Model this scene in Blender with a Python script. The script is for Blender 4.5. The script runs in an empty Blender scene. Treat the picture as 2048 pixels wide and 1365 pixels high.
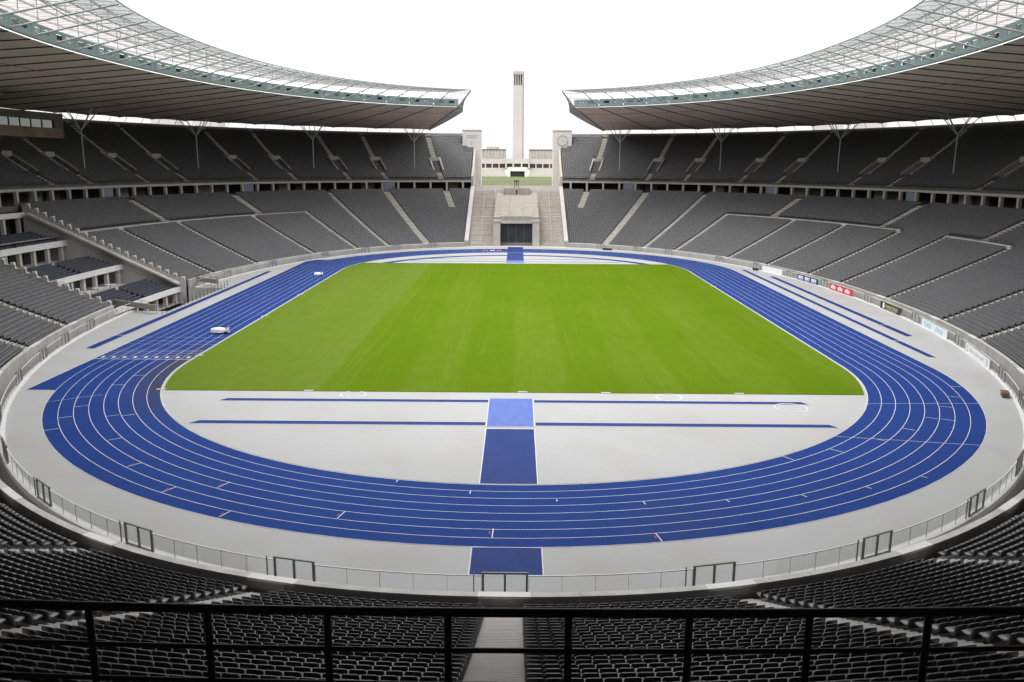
import bpy, math, random
import numpy as np
random.seed(7); rng = np.random.default_rng(7)
scene = bpy.context.scene
COL = scene.collection
R = math.radians

# ------------------------------------------------------------------ camera, sky, sun, exposure
CAM = np.array([0.287, -134.057, 21.789]); PITCH, YAW, ROLL, FOC = -.20612, -.00568, .00561, 1691.66
def cam_axes():
    cp, sp, cy, sy = math.cos(PITCH), math.sin(PITCH), math.cos(YAW), math.sin(YAW)
    f = np.array([sy*cp, cy*cp, sp]); r = np.array([cy, -sy, 0]); u = np.cross(r, f)
    cr, sr = math.cos(ROLL), math.sin(ROLL)
    return f, cr*r+sr*u, -sr*r+cr*u
CF, CR, CU = cam_axes()
from mathutils import Matrix, Vector
cd = bpy.data.cameras.new('camera'); cam = bpy.data.objects.new('camera', cd); COL.objects.link(cam)
m = Matrix.Identity(4)
for i in range(3):
    m[i][0] = CR[i]; m[i][1] = CU[i]; m[i][2] = -CF[i]; m[i][3] = CAM[i]
cam.matrix_world = m
cd.sensor_width = 36; cd.lens = 36*FOC/2048; cd.clip_start = .1; cd.clip_end = 6000
scene.camera = cam

SUN_EL, SUN_AZ = R(52), R(215)      # azimuth measured from +Y clockwise: behind and to the left of the camera
world = bpy.data.worlds.new('World'); scene.world = world; world.use_nodes = True
nt = world.node_tree; nt.nodes.clear()
sky = nt.nodes.new('ShaderNodeTexSky'); sky.sky_type = 'NISHITA'; sky.sun_disc = False
sky.sun_elevation = SUN_EL; sky.sun_rotation = SUN_AZ; sky.air_density = 1.5; sky.dust_density = 4
hs = nt.nodes.new('ShaderNodeHueSaturation'); hs.inputs['Saturation'].default_value = .12
# a closed cloud cover, three times brighter overhead than at the horizon (the standard overcast sky), with a share of the clear-sky model
tcw = nt.nodes.new('ShaderNodeTexCoord'); sxw = nt.nodes.new('ShaderNodeSeparateXYZ'); nt.links.new(tcw.outputs['Generated'], sxw.inputs[0])
mr = nt.nodes.new('ShaderNodeMapRange'); mr.inputs[1].default_value = 0; mr.inputs[2].default_value = 1; mr.inputs[3].default_value = 1/3; mr.inputs[4].default_value = 1
nt.links.new(sxw.outputs[2], mr.inputs[0])
cl = nt.nodes.new('ShaderNodeMix'); cl.data_type = 'RGBA'; cl.blend_type = 'MULTIPLY'; cl.inputs[0].default_value = 1
cl.inputs[6].default_value = (21.0, 20.9, 20.9, 1); nt.links.new(mr.outputs[0], cl.inputs[7])
mx = nt.nodes.new('ShaderNodeMix'); mx.data_type = 'RGBA'; mx.inputs[0].default_value = .85
nt.links.new(cl.outputs[2], mx.inputs[7])
bg = nt.nodes.new('ShaderNodeBackground'); bg.inputs['Strength'].default_value = .11
wo = nt.nodes.new('ShaderNodeOutputWorld')
nt.links.new(sky.outputs[0], hs.inputs['Color']); nt.links.new(hs.outputs[0], mx.inputs[6])
nt.links.new(mx.outputs[2], bg.inputs[0]); nt.links.new(bg.outputs[0], wo.inputs[0])
sl = bpy.data.lights.new('sun', 'SUN'); sl.energy = .7; sl.angle = R(35); sl.color = (1, .97, .93)
so = bpy.data.objects.new('sun', sl); COL.objects.link(so)
d = Vector((math.sin(SUN_AZ)*math.cos(SUN_EL), math.cos(SUN_AZ)*math.cos(SUN_EL), math.sin(SUN_EL)))
so.rotation_euler = d.to_track_quat('Z', 'Y').to_euler(); so.location = (0, 0, 120)
vs = scene.view_settings; vs.view_transform = 'Standard'; vs.look = 'None'; vs.exposure = 0.56; vs.gamma = 1
vs.use_curve_mapping = False
scene.render.engine = 'CYCLES'
try:
    scene.cycles.max_bounces = 6; scene.cycles.diffuse_bounces = 4; scene.cycles.transparent_max_bounces = 16
    scene.cycles.use_denoising = True; scene.cycles.caustics_reflective = False; scene.cycles.caustics_refractive = False
except Exception: pass

# ------------------------------------------------------------------ oval of the bowl: S metres along the arena edge, d metres outward
A_, B_, N_ = 57.36, 94.17, 2.165
_t = np.linspace(0, 2*np.pi, 20001); _c, _s = np.cos(_t), np.sin(_t)
_BP = np.c_[A_*np.sign(_c)*abs(_c)**(2/N_), B_*np.sign(_s)*abs(_s)**(2/N_)]
_L = np.r_[0, np.cumsum(np.hypot(*np.diff(_BP, axis=0).T))]; PER = float(_L[-1])
def base(S):
    S = np.asarray(S, float) % PER
    p = np.stack([np.interp(S, _L, _BP[:, 0]), np.interp(S, _L, _BP[:, 1])], -1)
    g = np.stack([np.sign(p[..., 0])*abs(p[..., 0]/A_)**(N_-1)/A_, np.sign(p[..., 1])*abs(p[..., 1]/B_)**(N_-1)/B_], -1)
    return p, g/np.linalg.norm(g, axis=-1, keepdims=True)
def P(S, d, z):
    p, n = base(S); S = np.asarray(S, float)
    d = np.broadcast_to(d, S.shape); z = np.broadcast_to(z, S.shape)
    return np.concatenate([p+n*d[..., None], z[..., None]], -1)
def Pv(S, d, z): return P(np.array(float(S)), d, z)
def zl(d): u = np.asarray(d)-2.1; return .4+.40*u+.00175*u*u        # rake of the lower stand
def zu(d): u = np.asarray(d)-33.6; return 17.0+.5*u+.0055*u*u        # rake of the upper stand
def ratio(S, d):
    q = P(np.array([S-.1, S+.1]), d, 0); return float(np.hypot(*(q[1]-q[0])[:2]))/.2
GX = 13.85                                                           # half width of the open gate
def gate_S(d, side):        # where the row at offset d meets the gate wall; side +1 = right of the gate (S below the axis)
    S0 = PER/4
    Ss = np.linspace(S0, S0-side*30, 600); x = P(Ss, d, 0)[:, 0]*side
    return float(np.interp(GX, x, Ss))
RIGHT, LEFT = +1, -1
AX = PER/4

# ------------------------------------------------------------------ materials
MAT = {}
def material(name, col, rough=.7, var=.12, scale=2.0, spec=.3, col2=None, bump=0, metallic=0, streak=None):
    m = bpy.data.materials.new(name); m.use_nodes = True; n = m.node_tree; b = n.nodes['Principled BSDF']
    b.inputs['Roughness'].default_value = rough; b.inputs['Metallic'].default_value = metallic
    try: b.inputs['Specular IOR Level'].default_value = spec
    except Exception: pass
    tc = n.nodes.new('ShaderNodeNewGeometry')
    nz = n.nodes.new('ShaderNodeTexNoise'); nz.inputs['Scale'].default_value = scale; nz.inputs['Detail'].default_value = 5
    nz.inputs['Roughness'].default_value = .65
    vec = tc.outputs['Position']
    if streak:
        mp = n.nodes.new('ShaderNodeMapping'); mp.inputs['Scale'].default_value = streak
        n.links.new(vec, mp.inputs[0]); vec = mp.outputs[0]
    n.links.new(vec, nz.inputs['Vector'])
    rp = n.nodes.new('ShaderNodeValToRGB')
    c1 = [max(0, c*(1-var*1.6)) for c in col]; c2 = list(col2) if col2 else [min(1, c*(1+var*1.6)) for c in col]
    rp.color_ramp.elements[0].position = .25; rp.color_ramp.elements[1].position = .75
    rp.color_ramp.elements[0].color = (*c1, 1); rp.color_ramp.elements[1].color = (*c2, 1)
    n.links.new(nz.outputs[0], rp.inputs[0]); n.links.new(rp.outputs[0], b.inputs['Base Color'])
    if bump:
        bp = n.nodes.new('ShaderNodeBump'); bp.inputs['Strength'].default_value = bump
        n.links.new(nz.outputs[0], bp.inputs['Height']); n.links.new(bp.outputs[0], b.inputs['Normal'])
    MAT[name] = m; return m
def nd(n, t, **kw):
    x = n.nodes.new(t)
    for k, v in kw.items(): setattr(x, k, v)
    return x
def mathn(n, op, a, b=None):
    x = nd(n, 'ShaderNodeMath', operation=op)
    for i, v in enumerate((a, b)):
        if v is None: continue
        if isinstance(v, (int, float)): x.inputs[i].default_value = v
        else: n.links.new(v, x.inputs[i])
    return x.outputs[0]
def mixc(n, fac, a, b):
    x = nd(n, 'ShaderNodeMix', data_type='RGBA')
    for i, v in ((0, fac), (6, a), (7, b)):
        if isinstance(v, (int, float)): x.inputs[i].default_value = v
        elif isinstance(v, tuple): x.inputs[i].default_value = (*v, 1)
        else: n.links.new(v, x.inputs[i])
    return x.outputs[2]
def noise(n, vec, scale, detail=4, sc=(1, 1, 1)):
    mp = nd(n, 'ShaderNodeMapping'); mp.inputs['Scale'].default_value = sc; n.links.new(vec, mp.inputs[0])
    x = nd(n, 'ShaderNodeTexNoise'); x.inputs['Scale'].default_value = scale; x.inputs['Detail'].default_value = detail
    n.links.new(mp.outputs[0], x.inputs['Vector']); return x.outputs[0]
def ramp(n, v, p0, p1):
    x = nd(n, 'ShaderNodeMapRange'); n.links.new(v, x.inputs[0]); x.inputs[1].default_value = p0; x.inputs[2].default_value = p1
    return x.outputs[0]

material('limestone', (.46, .425, .385), .85, .10, .6, .2, bump=.15)
material('pale_stone', (.55, .52, .505), .85, .05, .5, .2)
material('weathered_stone', (.345, .32, .28), .9, .14, .9, .15, streak=(1, 1, .5))
material('stair_stone', (.42, .395, .35), .9, .16, .8, .15)
material('concrete', (.46, .445, .42), .9, .14, .35, .15, streak=(1, 1, .35))
material('terrace_concrete', (.165, .16, .155), .9, .18, .8, .15)
material('step_concrete', (.56, .54, .505), .9, .16, .9, .15)
material('white_paint', (.78, .77, .75), .6, .06, .8, .3)
material('coping_stone', (.55, .53, .50), .85, .14, .7, .2)
material('line_white', (.66, .68, .72), .6, .05, 2, .2)
SEATMAT = 1
material('seat_navy', (.035, .04, .06), .45, .12, 1.5, .4)
material('dark_steel', (.035, .035, .036), .4, .1, 3, .5)
material('black_steel', (.006, .006, .0065), .42, .1, 3, .35)
material('grey_steel', (.22, .215, .205), .45, .1, 3, .5)
material('light_steel', (.50, .51, .51), .4, .05, 3, .5)
material('tube_steel', (.50, .515, .52), .45, .06, 1, .4)
material('teal_panel', (.275, .355, .36), .5, .10, .8, .3)
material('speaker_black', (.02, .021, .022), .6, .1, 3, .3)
material('end_fabric', (.42, .39, .37), .8, .1, .3, .2)
material('purlin_brown', (.36, .29, .25), .7, .1, 1, .2)
material('trim_grey', (.25, .28, .28), .6, .05, 1, .2)
material('dark_rib', (.06, .045, .038), .6, .1, 1, .2)
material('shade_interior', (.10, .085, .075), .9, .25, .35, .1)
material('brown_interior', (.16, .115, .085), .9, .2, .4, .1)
material('door_dark', (.03, .034, .045), .35, .2, .5, .5)
material('door_blue', (.20, .23, .30), .5, .1, .5, .4)
material('navy_print', (.03, .045, .17), .5, .04, 1)
material('red_print', (.62, .03, .05), .5, .04, 1)
material('black_print', (.025, .028, .025), .5, .04, 1)
material('white_print', (.80, .81, .82), .5, .03, 1)
material('cyan_print', (.20, .62, .72), .5, .03, 1)
material('gold_print', (.55, .50, .20), .5, .03, 1)
material('pale_print', (.52, .53, .54), .5, .03, 1)
material('cover_white', (.78, .78, .80), .4, .04, 2, .5)
material('orange_paint', (.75, .25, .10), .5, .04, 1)
material('wall_panel_far', (.50, .47, .43), .9, .06, .4)

def simple_mat(name):
    m = bpy.data.materials.new(name); m.use_nodes = True; MAT[name] = m
    n = m.node_tree; b = n.nodes['Principled BSDF']; g = n.nodes.new('ShaderNodeNewGeometry')
    return m, n, b, g.outputs['Position']
m, n, b, pos = simple_mat('seat_grey')
gi = nd(n, 'ShaderNodeNewGeometry'); oi = nd(n, 'ShaderNodeObjectInfo')
rv = mathn(n, 'FRACT', mathn(n, 'ADD', gi.outputs['Random Per Island'], oi.outputs['Random']))
c = mixc(n, rv, (.058, .0585, .063), (.092, .092, .098)); c = mixc(n, mathn(n, 'MULTIPLY', ramp(n, noise(n, pos, .09, 3), .5, .7), .25), c, (.090, .088, .086))
n.links.new(c, b.inputs['Base Color']); b.inputs['Roughness'].default_value = .36; b.inputs['Specular IOR Level'].default_value = .9
# running surface: blue with dirt on the inner lanes and faint patches
m, n, b, pos = simple_mat('track_blue')
a1 = ramp(n, noise(n, pos, .12, 5), .3, .7); a2 = ramp(n, noise(n, pos, 3.0, 4), .25, .75)
c = mixc(n, a1, (.0125, .042, .205), (.016, .052, .235)); c = mixc(n, mathn(n, 'MULTIPLY', a2, .35), c, (.012, .038, .165))
a3 = ramp(n, noise(n, pos, .045, 3), .60, .75); c = mixc(n, mathn(n, 'MULTIPLY', a3, .30), c, (.042, .052, .12))
vd = nd(n, 'ShaderNodeVectorMath', operation='DISTANCE'); n.links.new(pos, vd.inputs[0]); vd.inputs[1].default_value = (-36.5, -47, 0)
vc = nd(n, 'ShaderNodeVectorMath', operation='DISTANCE'); n.links.new(pos, vc.inputs[0]); vc.inputs[1].default_value = (0, -42.2, 0)
dl = mathn(n, 'MULTIPLY', mathn(n, 'SUBTRACT', 1, ramp(n, vd.outputs['Value'], 3, 21)), mathn(n, 'SUBTRACT', 1, ramp(n, vc.outputs['Value'], 37.2, 40.6)))
dl = mathn(n, 'MULTIPLY', dl, mathn(n, 'ADD', .6, mathn(n, 'MULTIPLY', ramp(n, noise(n, pos, .5, 5), .3, .7), .7)))
cl_ = nd(n, 'ShaderNodeClamp'); n.links.new(dl, cl_.inputs[0]); c = mixc(n, cl_.outputs[0], c, (.050, .052, .070))
wn = ramp(n, noise(n, pos, .35, 6, (1, 1, 1)), .58, .75); c = mixc(n, mathn(n, 'MULTIPLY', wn, .22), c, (.035, .06, .19))
n.links.new(c, b.inputs['Base Color']); b.inputs['Roughness'].default_value = .85; b.inputs['Specular IOR Level'].default_value = .12
material('runway_blue', (.012, .037, .180), .75, .12, .7, .25)
material('mat_blue', (.085, .15, .46), .6, .12, .5, .3, streak=(3, 1, 1))
# arena apron: pale grey with warm stains
m, n, b, pos = simple_mat('arena_grey')
a1 = ramp(n, noise(n, pos, .05, 5), .3, .72); a2 = ramp(n, noise(n, pos, .16, 6), .48, .68); a3 = ramp(n, noise(n, pos, 2.2, 5), .3, .7)
c = mixc(n, a1, (.415, .415, .41), (.475, .475, .48)); c = mixc(n, mathn(n, 'MULTIPLY', a2, .40), c, (.40, .37, .325))
c = mixc(n, mathn(n, 'MULTIPLY', a3, .18), c, (.36, .36, .36))
n.links.new(c, b.inputs['Base Color']); b.inputs['Roughness'].default_value = .8; b.inputs['Specular IOR Level'].default_value = .25
# grass with mowing bands along the pitch, worn streaks and fine grain
m, n, b, pos = simple_mat('turf')
sx = nd(n, 'ShaderNodeSeparateXYZ'); n.links.new(pos, sx.inputs[0])
wob = mathn(n, 'MULTIPLY', mathn(n, 'SUBTRACT', noise(n, pos, .15, 2), .5), .8)
xx = mathn(n, 'ADD', sx.outputs[0], wob)
band = ramp(n, mathn(n, 'SINE', mathn(n, 'MULTIPLY', xx, 2*math.pi/11.2)), -.25, .25)
left = mathn(n, 'SUBTRACT', 1, ramp(n, xx, -19.3, -18.7))
st = ramp(n, noise(n, pos, 1.3, 3, (1, .03, 1)), .55, .72); big = ramp(n, noise(n, pos, .06, 4), .3, .7)
fine = ramp(n, noise(n, pos, 9, 4, (1, .6, 1)), .25, .75); mid = ramp(n, noise(n, pos, .9, 4, (1, .35, 1)), .25, .75)
c = mixc(n, big, (.102, .174, .009), (.120, .194, .013))
c = mixc(n, mathn(n, 'MULTIPLY', mathn(n, 'MULTIPLY', band, ramp(n, noise(n, pos, .035, 2, (1, .25, 1)), .35, .65)), .42), c, (.156, .228, .028))
c = mixc(n, mathn(n, 'MULTIPLY', left, .5), c, (.166, .222, .048))
c = mixc(n, mathn(n, 'MULTIPLY', st, .38), c, (.170, .228, .042))
c = mixc(n, mathn(n, 'MULTIPLY', mid, .34), c, (.074, .130, .004))
c = mixc(n, mathn(n, 'MULTIPLY', fine, .30), c, (.056, .104, .002))
n.links.new(c, b.inputs['Base Color']); b.inputs['Roughness'].default_value = 1; b.inputs['Specular IOR Level'].default_value = .0
bp = nd(n, 'ShaderNodeBump'); bp.inputs['Strength'].default_value = .35; bp.inputs['Distance'].default_value = .05
n.links.new(noise(n, pos, 14, 3), bp.inputs['Height']); n.links.new(bp.outputs[0], b.inputs['Normal'])
material('meadow', (.125, .15, .07), .95, .2, .08, .1)
material('outer_ground', (.22, .21, .19), .95, .2, .05, .1)
# roof membrane: brown cast of the light put into the fabric's colour below, white translucent fabric above
m, n, b, pos = simple_mat('membrane')
a1 = ramp(n, noise(n, pos, .25, 4), .3, .7)
n.links.new(mixc(n, a1, (.78, .60, .53), (.84, .67, .60)), b.inputs['Base Color']); b.inputs['Roughness'].default_value = .8
m, n, b, pos = simple_mat('roof_fabric')
b.inputs['Base Color'].default_value = (.74, .79, .82, 1); tr = nd(n, 'ShaderNodeBsdfTranslucent'); tr.inputs[0].default_value = (.84, .90, .93, 1)
mxs = nd(n, 'ShaderNodeMixShader'); mxs.inputs[0].default_value = .6
n.links.new(b.outputs[0], mxs.inputs[1]); n.links.new(tr.outputs[0], mxs.inputs[2]); n.links.new(mxs.outputs[0], n.nodes['Material Output'].inputs[0])
def glassmat(name, tint, refl, dirt, dcol):
    m = bpy.data.materials.new(name); m.use_nodes = True; n = m.node_tree; n.nodes.clear(); MAT[name] = m
    o = nd(n, 'ShaderNodeOutputMaterial'); t = nd(n, 'ShaderNodeBsdfTransparent'); t.inputs[0].default_value = (*tint, 1)
    g = nd(n, 'ShaderNodeBsdfGlossy'); g.inputs['Roughness'].default_value = .04
    df = nd(n, 'ShaderNodeBsdfDiffuse'); df.inputs[0].default_value = (*dcol, 1)
    fr = nd(n, 'ShaderNodeFresnel'); fr.inputs[0].default_value = 1.45
    geo = nd(n, 'ShaderNodeNewGeometry')
    dn = ramp(n, noise(n, geo.outputs['Position'], .8, 4), .3, .8)
    m1 = nd(n, 'ShaderNodeMixShader'); m2 = nd(n, 'ShaderNodeMixShader')
    n.links.new(mathn(n, 'MULTIPLY', fr.outputs[0], refl), m1.inputs[0]); n.links.new(t.outputs[0], m1.inputs[1]); n.links.new(g.outputs[0], m1.inputs[2])
    n.links.new(mathn(n, 'ADD', mathn(n, 'MULTIPLY', dn, dirt), dirt*.4), m2.inputs[0]); n.links.new(m1.outputs[0], m2.inputs[1]); n.links.new(df.outputs[0], m2.inputs[2])
    n.links.new(m2.outputs[0], o.inputs[0])
glassmat('fence_glass', (.975, .985, .985), .35, .012, (.6, .62, .62))
glassmat('roof_glass', (.92, .945, .95), .6, .04, (.5, .56, .57))
glassmat('window_glass', (.55, .58, .60), 1.0, .05, (.4, .4, .4))

# ------------------------------------------------------------------ building helpers
def link(o, parent=None):
    COL.objects.link(o)
    if parent is not None: o.parent = parent
    return o
def tag(o, label=None, cat=None, group=None, kind=None):
    if label: o['label'] = label
    if cat: o['category'] = cat
    if group: o['group'] = group
    if kind: o['kind'] = kind
    return o
def thing(name, label, cat, loc=(0, 0, 0), group=None, rz=0):
    o = bpy.data.objects.new(name, None); o.empty_display_size = .1
    o.location = [float(v) for v in loc]; o.rotation_euler = (0, 0, rz)
    link(o); return tag(o, label, cat, group)
def world_loc(o):
    l = np.zeros(3)
    while o is not None: l += np.array(o.location); o = o.parent
    return l
class MB:
    def __init__(s): s.v = []; s.f = []; s.n = 0
    def add(s, v, f):
        v = np.asarray(v, float).reshape(-1, 3); s.v.append(v); s.f += [tuple(int(i)+s.n for i in q) for q in f]; s.n += len(v); return s
    def quad(s, a, b, c, d): return s.add([a, b, c, d], [(0, 1, 2, 3)])
    def frame_box(s, o, X, Y, Z, x0, x1, y0, y1, z0, z1):
        o, X, Y, Z = map(np.asarray, (o, X, Y, Z))
        v = [o+X*x+Y*y+Z*z for z in (z0, z1) for x, y in ((x0, y0), (x1, y0), (x1, y1), (x0, y1))]
        return s.add(v, [(3, 2, 1, 0), (4, 5, 6, 7), (0, 1, 5, 4), (1, 2, 6, 5), (2, 3, 7, 6), (3, 0, 4, 7)])
    def box(s, x0, x1, y0, y1, z0, z1): return s.frame_box((0, 0, 0), (1, 0, 0), (0, 1, 0), (0, 0, 1), x0, x1, y0, y1, z0, z1)
    def beam(s, a, b, w, h):
        a, b = np.asarray(a, float), np.asarray(b, float); L = np.linalg.norm(b-a); X = (b-a)/L
        up = np.array([0, 0, 1.]) if abs(X[2]) < .95 else np.array([0, 1., 0]); Y = np.cross(up, X); Y /= np.linalg.norm(Y); Z = np.cross(X, Y)
        return s.frame_box(a, X, Y, Z, 0, L, -w/2, w/2, -h/2, h/2)
    def tube(s, pts, r, n=8, caps=True):
        pts = np.asarray(pts, float); rr = np.broadcast_to(r, len(pts)); rings = []
        for i, p in enumerate(pts):
            t = pts[min(i+1, len(pts)-1)]-pts[max(i-1, 0)]; t = t/np.linalg.norm(t)
            up = np.array([0, 0, 1.]) if abs(t[2]) < .95 else np.array([0, 1., 0])
            a = np.cross(up, t); a /= np.linalg.norm(a); b = np.cross(t, a)
            an = np.arange(n)*2*np.pi/n; rings.append(p+rr[i]*(np.cos(an)[:, None]*a+np.sin(an)[:, None]*b))
        f = [(i*n+j, i*n+(j+1) % n, (i+1)*n+(j+1) % n, (i+1)*n+j) for i in range(len(pts)-1) for j in range(n)]
        if caps: f += [tuple(range(n))[::-1], tuple(range((len(pts)-1)*n, len(pts)*n))]
        return s.add(np.concatenate(rings), f)
    def lathe(s, c, prof, n=16):
        c = np.asarray(c, float); an = np.arange(n)*2*np.pi/n
        v = [c+np.array([r*math.cos(a), r*math.sin(a), z]) for r, z in prof for a in an]
        f = [(i*n+j, i*n+(j+1) % n, (i+1)*n+(j+1) % n, (i+1)*n+j) for i in range(len(prof)-1) for j in range(n)]
        return s.add(v, f+[tuple(range(n))[::-1], tuple(range((len(prof)-1)*n, len(prof)*n))])
    def sweep(s, prof, S, closed=True, caps=True):
        """profile of (d, z) points carried along the oval through the stations S (S may be an array per profile point)"""
        S = np.asarray(S, float); k = len(prof)
        Sm = S if S.ndim == 2 else np.repeat(S[:, None], k, 1)
        d = np.array([q[0] for q in prof]); z = np.array([q[1] for q in prof])
        v = P(Sm, np.broadcast_to(d, Sm.shape), np.broadcast_to(z, Sm.shape)).reshape(-1, 3); m = len(Sm); kk = k if closed else k-1
        f = [(i*k+j, i*k+(j+1) % k, (i+1)*k+(j+1) % k, (i+1)*k+j) for i in range(m-1) for j in range(kk)]
        if closed and caps: f += [tuple(range(k)), tuple(range((m-1)*k, m*k))[::-1]]
        return s.add(v, f)
    def build(s, name, mat, parent=None, smooth=False, **kw):
        me = bpy.data.meshes.new(name); v = np.concatenate(s.v) if s.v else np.zeros((0, 3))
        if parent is not None: v = v-world_loc(parent)
        me.from_pydata(v.tolist(), [], s.f); me.validate(); me.update()
        me.materials.append(MAT[mat] if isinstance(mat, str) else mat)
        if smooth: me.polygons.foreach_set('use_smooth', [True]*len(me.polygons))
        return tag(link(bpy.data.objects.new(name, me), parent), **kw)
def seq(a, b, step): return np.linspace(a, b, max(2, int(abs(b-a)/step)+1))
def polymesh(name, pts, z, mat, **kw):
    return MB().add([(x, y, z) for x, y in pts], [tuple(range(len(pts)))]).build(name, mat, **kw)
ORD = lambda k: f"{k}{'th' if 10 <= k % 100 <= 20 else {1: 'st', 2: 'nd', 3: 'rd'}.get(k % 10, 'th')}"
WORDN = ['zeroth', 'first', 'second', 'third', 'fourth', 'fifth', 'sixth', 'seventh', 'eighth', 'ninth', 'tenth', 'eleventh', 'twelfth', 'thirteenth', 'fourteenth', 'fifteenth', 'sixteenth', 'seventeenth', 'eighteenth', 'nineteenth', 'twentieth']
nth = lambda k: WORDN[k] if k < len(WORDN) else ORD(k)
ALL = np.linspace(0, PER, 361)

# ------------------------------------------------------------------ ground, arena, pitch, track
g = MB()
for d0, d1, z0, z1 in ((56.7, 62, 13.4, 13.4), (62, 120, 13.4, 13.2), (120, 400, 13.2, 13), (400, 3000, 13, 13)):
    v0 = P(ALL, d0, z0); v1 = P(ALL, d1, z1)
    g.add(np.concatenate([v0, v1]), [(i, i+1, 362+i-1+1, 361+i) for i in range(360)])
g.build('ground', 'outer_ground', kind='structure')
MB().quad((-400, -400, -3.5), (400, -400, -3.5), (400, 400, -3.5), (-400, 400, -3.5)).build('light_block_sheet', 'outer_ground', kind='structure')  # unseen sheet added to block sky light from under the stands
MB().quad((-90, 168, 13.25), (90, 168, 13.25), (140, 463, 13.3), (-140, 463, 13.3)).build('lawn', 'meadow', kind='structure')
PITX = -51.9; PA, PB = 230.2, 254.6      # sunken court in front of the guest boxes
Sf = np.concatenate([np.linspace(PB, PER+PA, 340), np.linspace(PA+.001, PB-.001, 24)]); fl = P(Sf, .02, 0)[:, :2]
fl[340:, 0] = np.maximum(fl[340:, 0], PITX)
polymesh('arena_floor', fl, 0, 'arena_grey', kind='structure')
yb0, yb1 = float(P(np.array(PB), 0, 0)[1]), float(P(np.array(PA), 0, 0)[1])
MB().quad((PITX, yb0, -.005), (PITX, yb1, -.005), (PITX, yb1, -3), (PITX, yb0, -3)).build('court_wall', 'concrete', kind='structure')
for yy in (yb0, yb1): MB().quad((PITX, yy, -.005), (-58.2, yy, -.005), (-58.2, yy, -3), (PITX, yy, -3)).build('court_wall', 'concrete', kind='structure')
MB().quad((PITX, yb0, -2.99), (PITX, yb1, -2.99), (-58.4, yb1, -2.99), (-58.4, yb0, -2.99)).build('court_floor', 'step_concrete', kind='structure')

YC = 42.2; RK = 36.5; LW = 1.22
def stadium_line(r, xl=None, n=64):      # closed outline: two half circles joined by straights
    a = np.linspace(-math.pi, 0, n); b_ = np.linspace(0, math.pi, n)
    return np.concatenate([np.c_[r*np.cos(a), -YC+r*np.sin(a)], np.c_[r*np.cos(b_), YC+r*np.sin(b_)]])
def annulus(mb, r0, r1, z, a0=None, a1=None):
    p0, p1 = stadium_line(r0), stadium_line(r1); k = len(p0)
    mb.add([(x, y, z) for x, y in np.concatenate([p0, p1])], [(i, (i+1) % k, k+(i+1) % k, k+i) for i in range(k)])
t = MB(); annulus(t, RK, RK+8*LW, .008)
XL = -(RK+9*LW)                           # the ninth lane of the home straight and its start chute
x8 = -(RK+8*LW)
t.build('running_track', 'track_blue', kind='structure'); t = MB()
t.add([(XL, -42.2, .0125), (XL, 42.2, .0125), (x8-.0, 42.2, .0125), (x8, -42.2, .0125)], [(0, 3, 2, 1)])
arc = [(-(RK+8*LW)*math.cos(a), -YC-(RK+8*LW)*math.sin(a), .0125) for a in np.linspace(0, math.asin(12.5/(RK+8*LW)), 10)]
t.add([(XL, -42.2, .0125), (XL, -54.7, .0125)]+[(a[0], a[1], a[2]) for a in arc[::-1]], [tuple(range(12))])
arc = [(-(RK+8*LW)*math.cos(a), YC+(RK+8*LW)*math.sin(a), .0125) for a in np.linspace(0, .39, 10)]
t.add([(XL, 60, .0125), (XL, 42.2, .0125)]+arc, [tuple(range(12))[::-1]])
t.build('start_chute', 'track_blue', kind='structure')
# second, tighter bend at the far end for the water jump
s_ = MB(); Rb = 33.2; bend = lambda r, z, a0, a1: [(r*math.cos(a)*1.0, YC-6.2+r*math.sin(a)*1.06, z) for a in np.linspace(a0, a1, 60)]
v0 = bend(Rb-.1, .006, .35, math.pi-.35); v1 = bend(Rb+1.9, .006, .35, math.pi-.35)
s_.add(v0+v1, [(i, i+1, 61+i, 60+i) for i in range(59)])
s_.build('water_jump_bend', 'track_blue', kind='structure')
# painted lines
ln = MB()
for k in range(9):
    w = .05 if k else .10
    annulus(ln, RK+k*LW-w/2, RK+k*LW+w/2, .020)
def seg(mb, a, b, w=.06, z=.024):
    a, b = np.array(a, float), np.array(b, float); t = (b-a)/np.linalg.norm(b-a); q = np.array([-t[1], t[0]])*w/2
    mb.add([(*(a-q), z), (*(b-q), z), (*(b+q), z), (*(a+q), z)], [(0, 1, 2, 3)])
seg(ln, (XL, -54.7), (XL, 60)); seg(ln, (XL, -54.7), (-45.1, -54.75))
STAG = [(43.7,130.0,42.6),(45.0,121.6,43.8),(42.5,118.3,41.3),(46.1,113.4,45.0),(43.7,104.4,42.6),(37.0,102.6,36.6),(38.3,94.2,37.7),(39.1,85.6,39.5),(40.2,77.5,40.7),(43.7,91.4,45.0),(45.0,78.8,46.2),(36.5,55.5,37.6),(37.8,48.6,38.9),(41.3,69.8,41.8),(42.6,62.6,43.1),(43.8,55.9,44.3),(45.0,49.3,45.5),(46.2,147,45.1),(45.0,151.2,43.9),(43.8,155.4,42.7),(42.6,139.5,41.4),(41.4,149.3,40.3),(40.2,148.6,39.1),(41.4,165.2,40.3),(40.2,170.5,39),(45.1,11.1,46.2),(43.9,16.6,44.9),(42.7,22.0,43.7),(41.5,28.1,42.5),(40.2,34.6,41.2),(39,41,40),(43.8,28,42.7)]
for r0, a, r1 in STAG:
    u = np.array([math.cos(R(-a)), math.sin(R(-a))]); c0 = np.array([0, -YC]); seg(ln, c0+u*r0, c0+u*r1, .07)
rd = MB()
for r0, a, r1 in STAG[:5]+STAG[9:11]:
    u = np.array([math.cos(R(-a-.25)), math.sin(R(-a-.25))]); c0 = np.array([0, -YC]); seg(rd, c0+u*(r0*.7+r1*.3), c0+u*(r0*.4+r1*.6), .07, .024)
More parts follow.
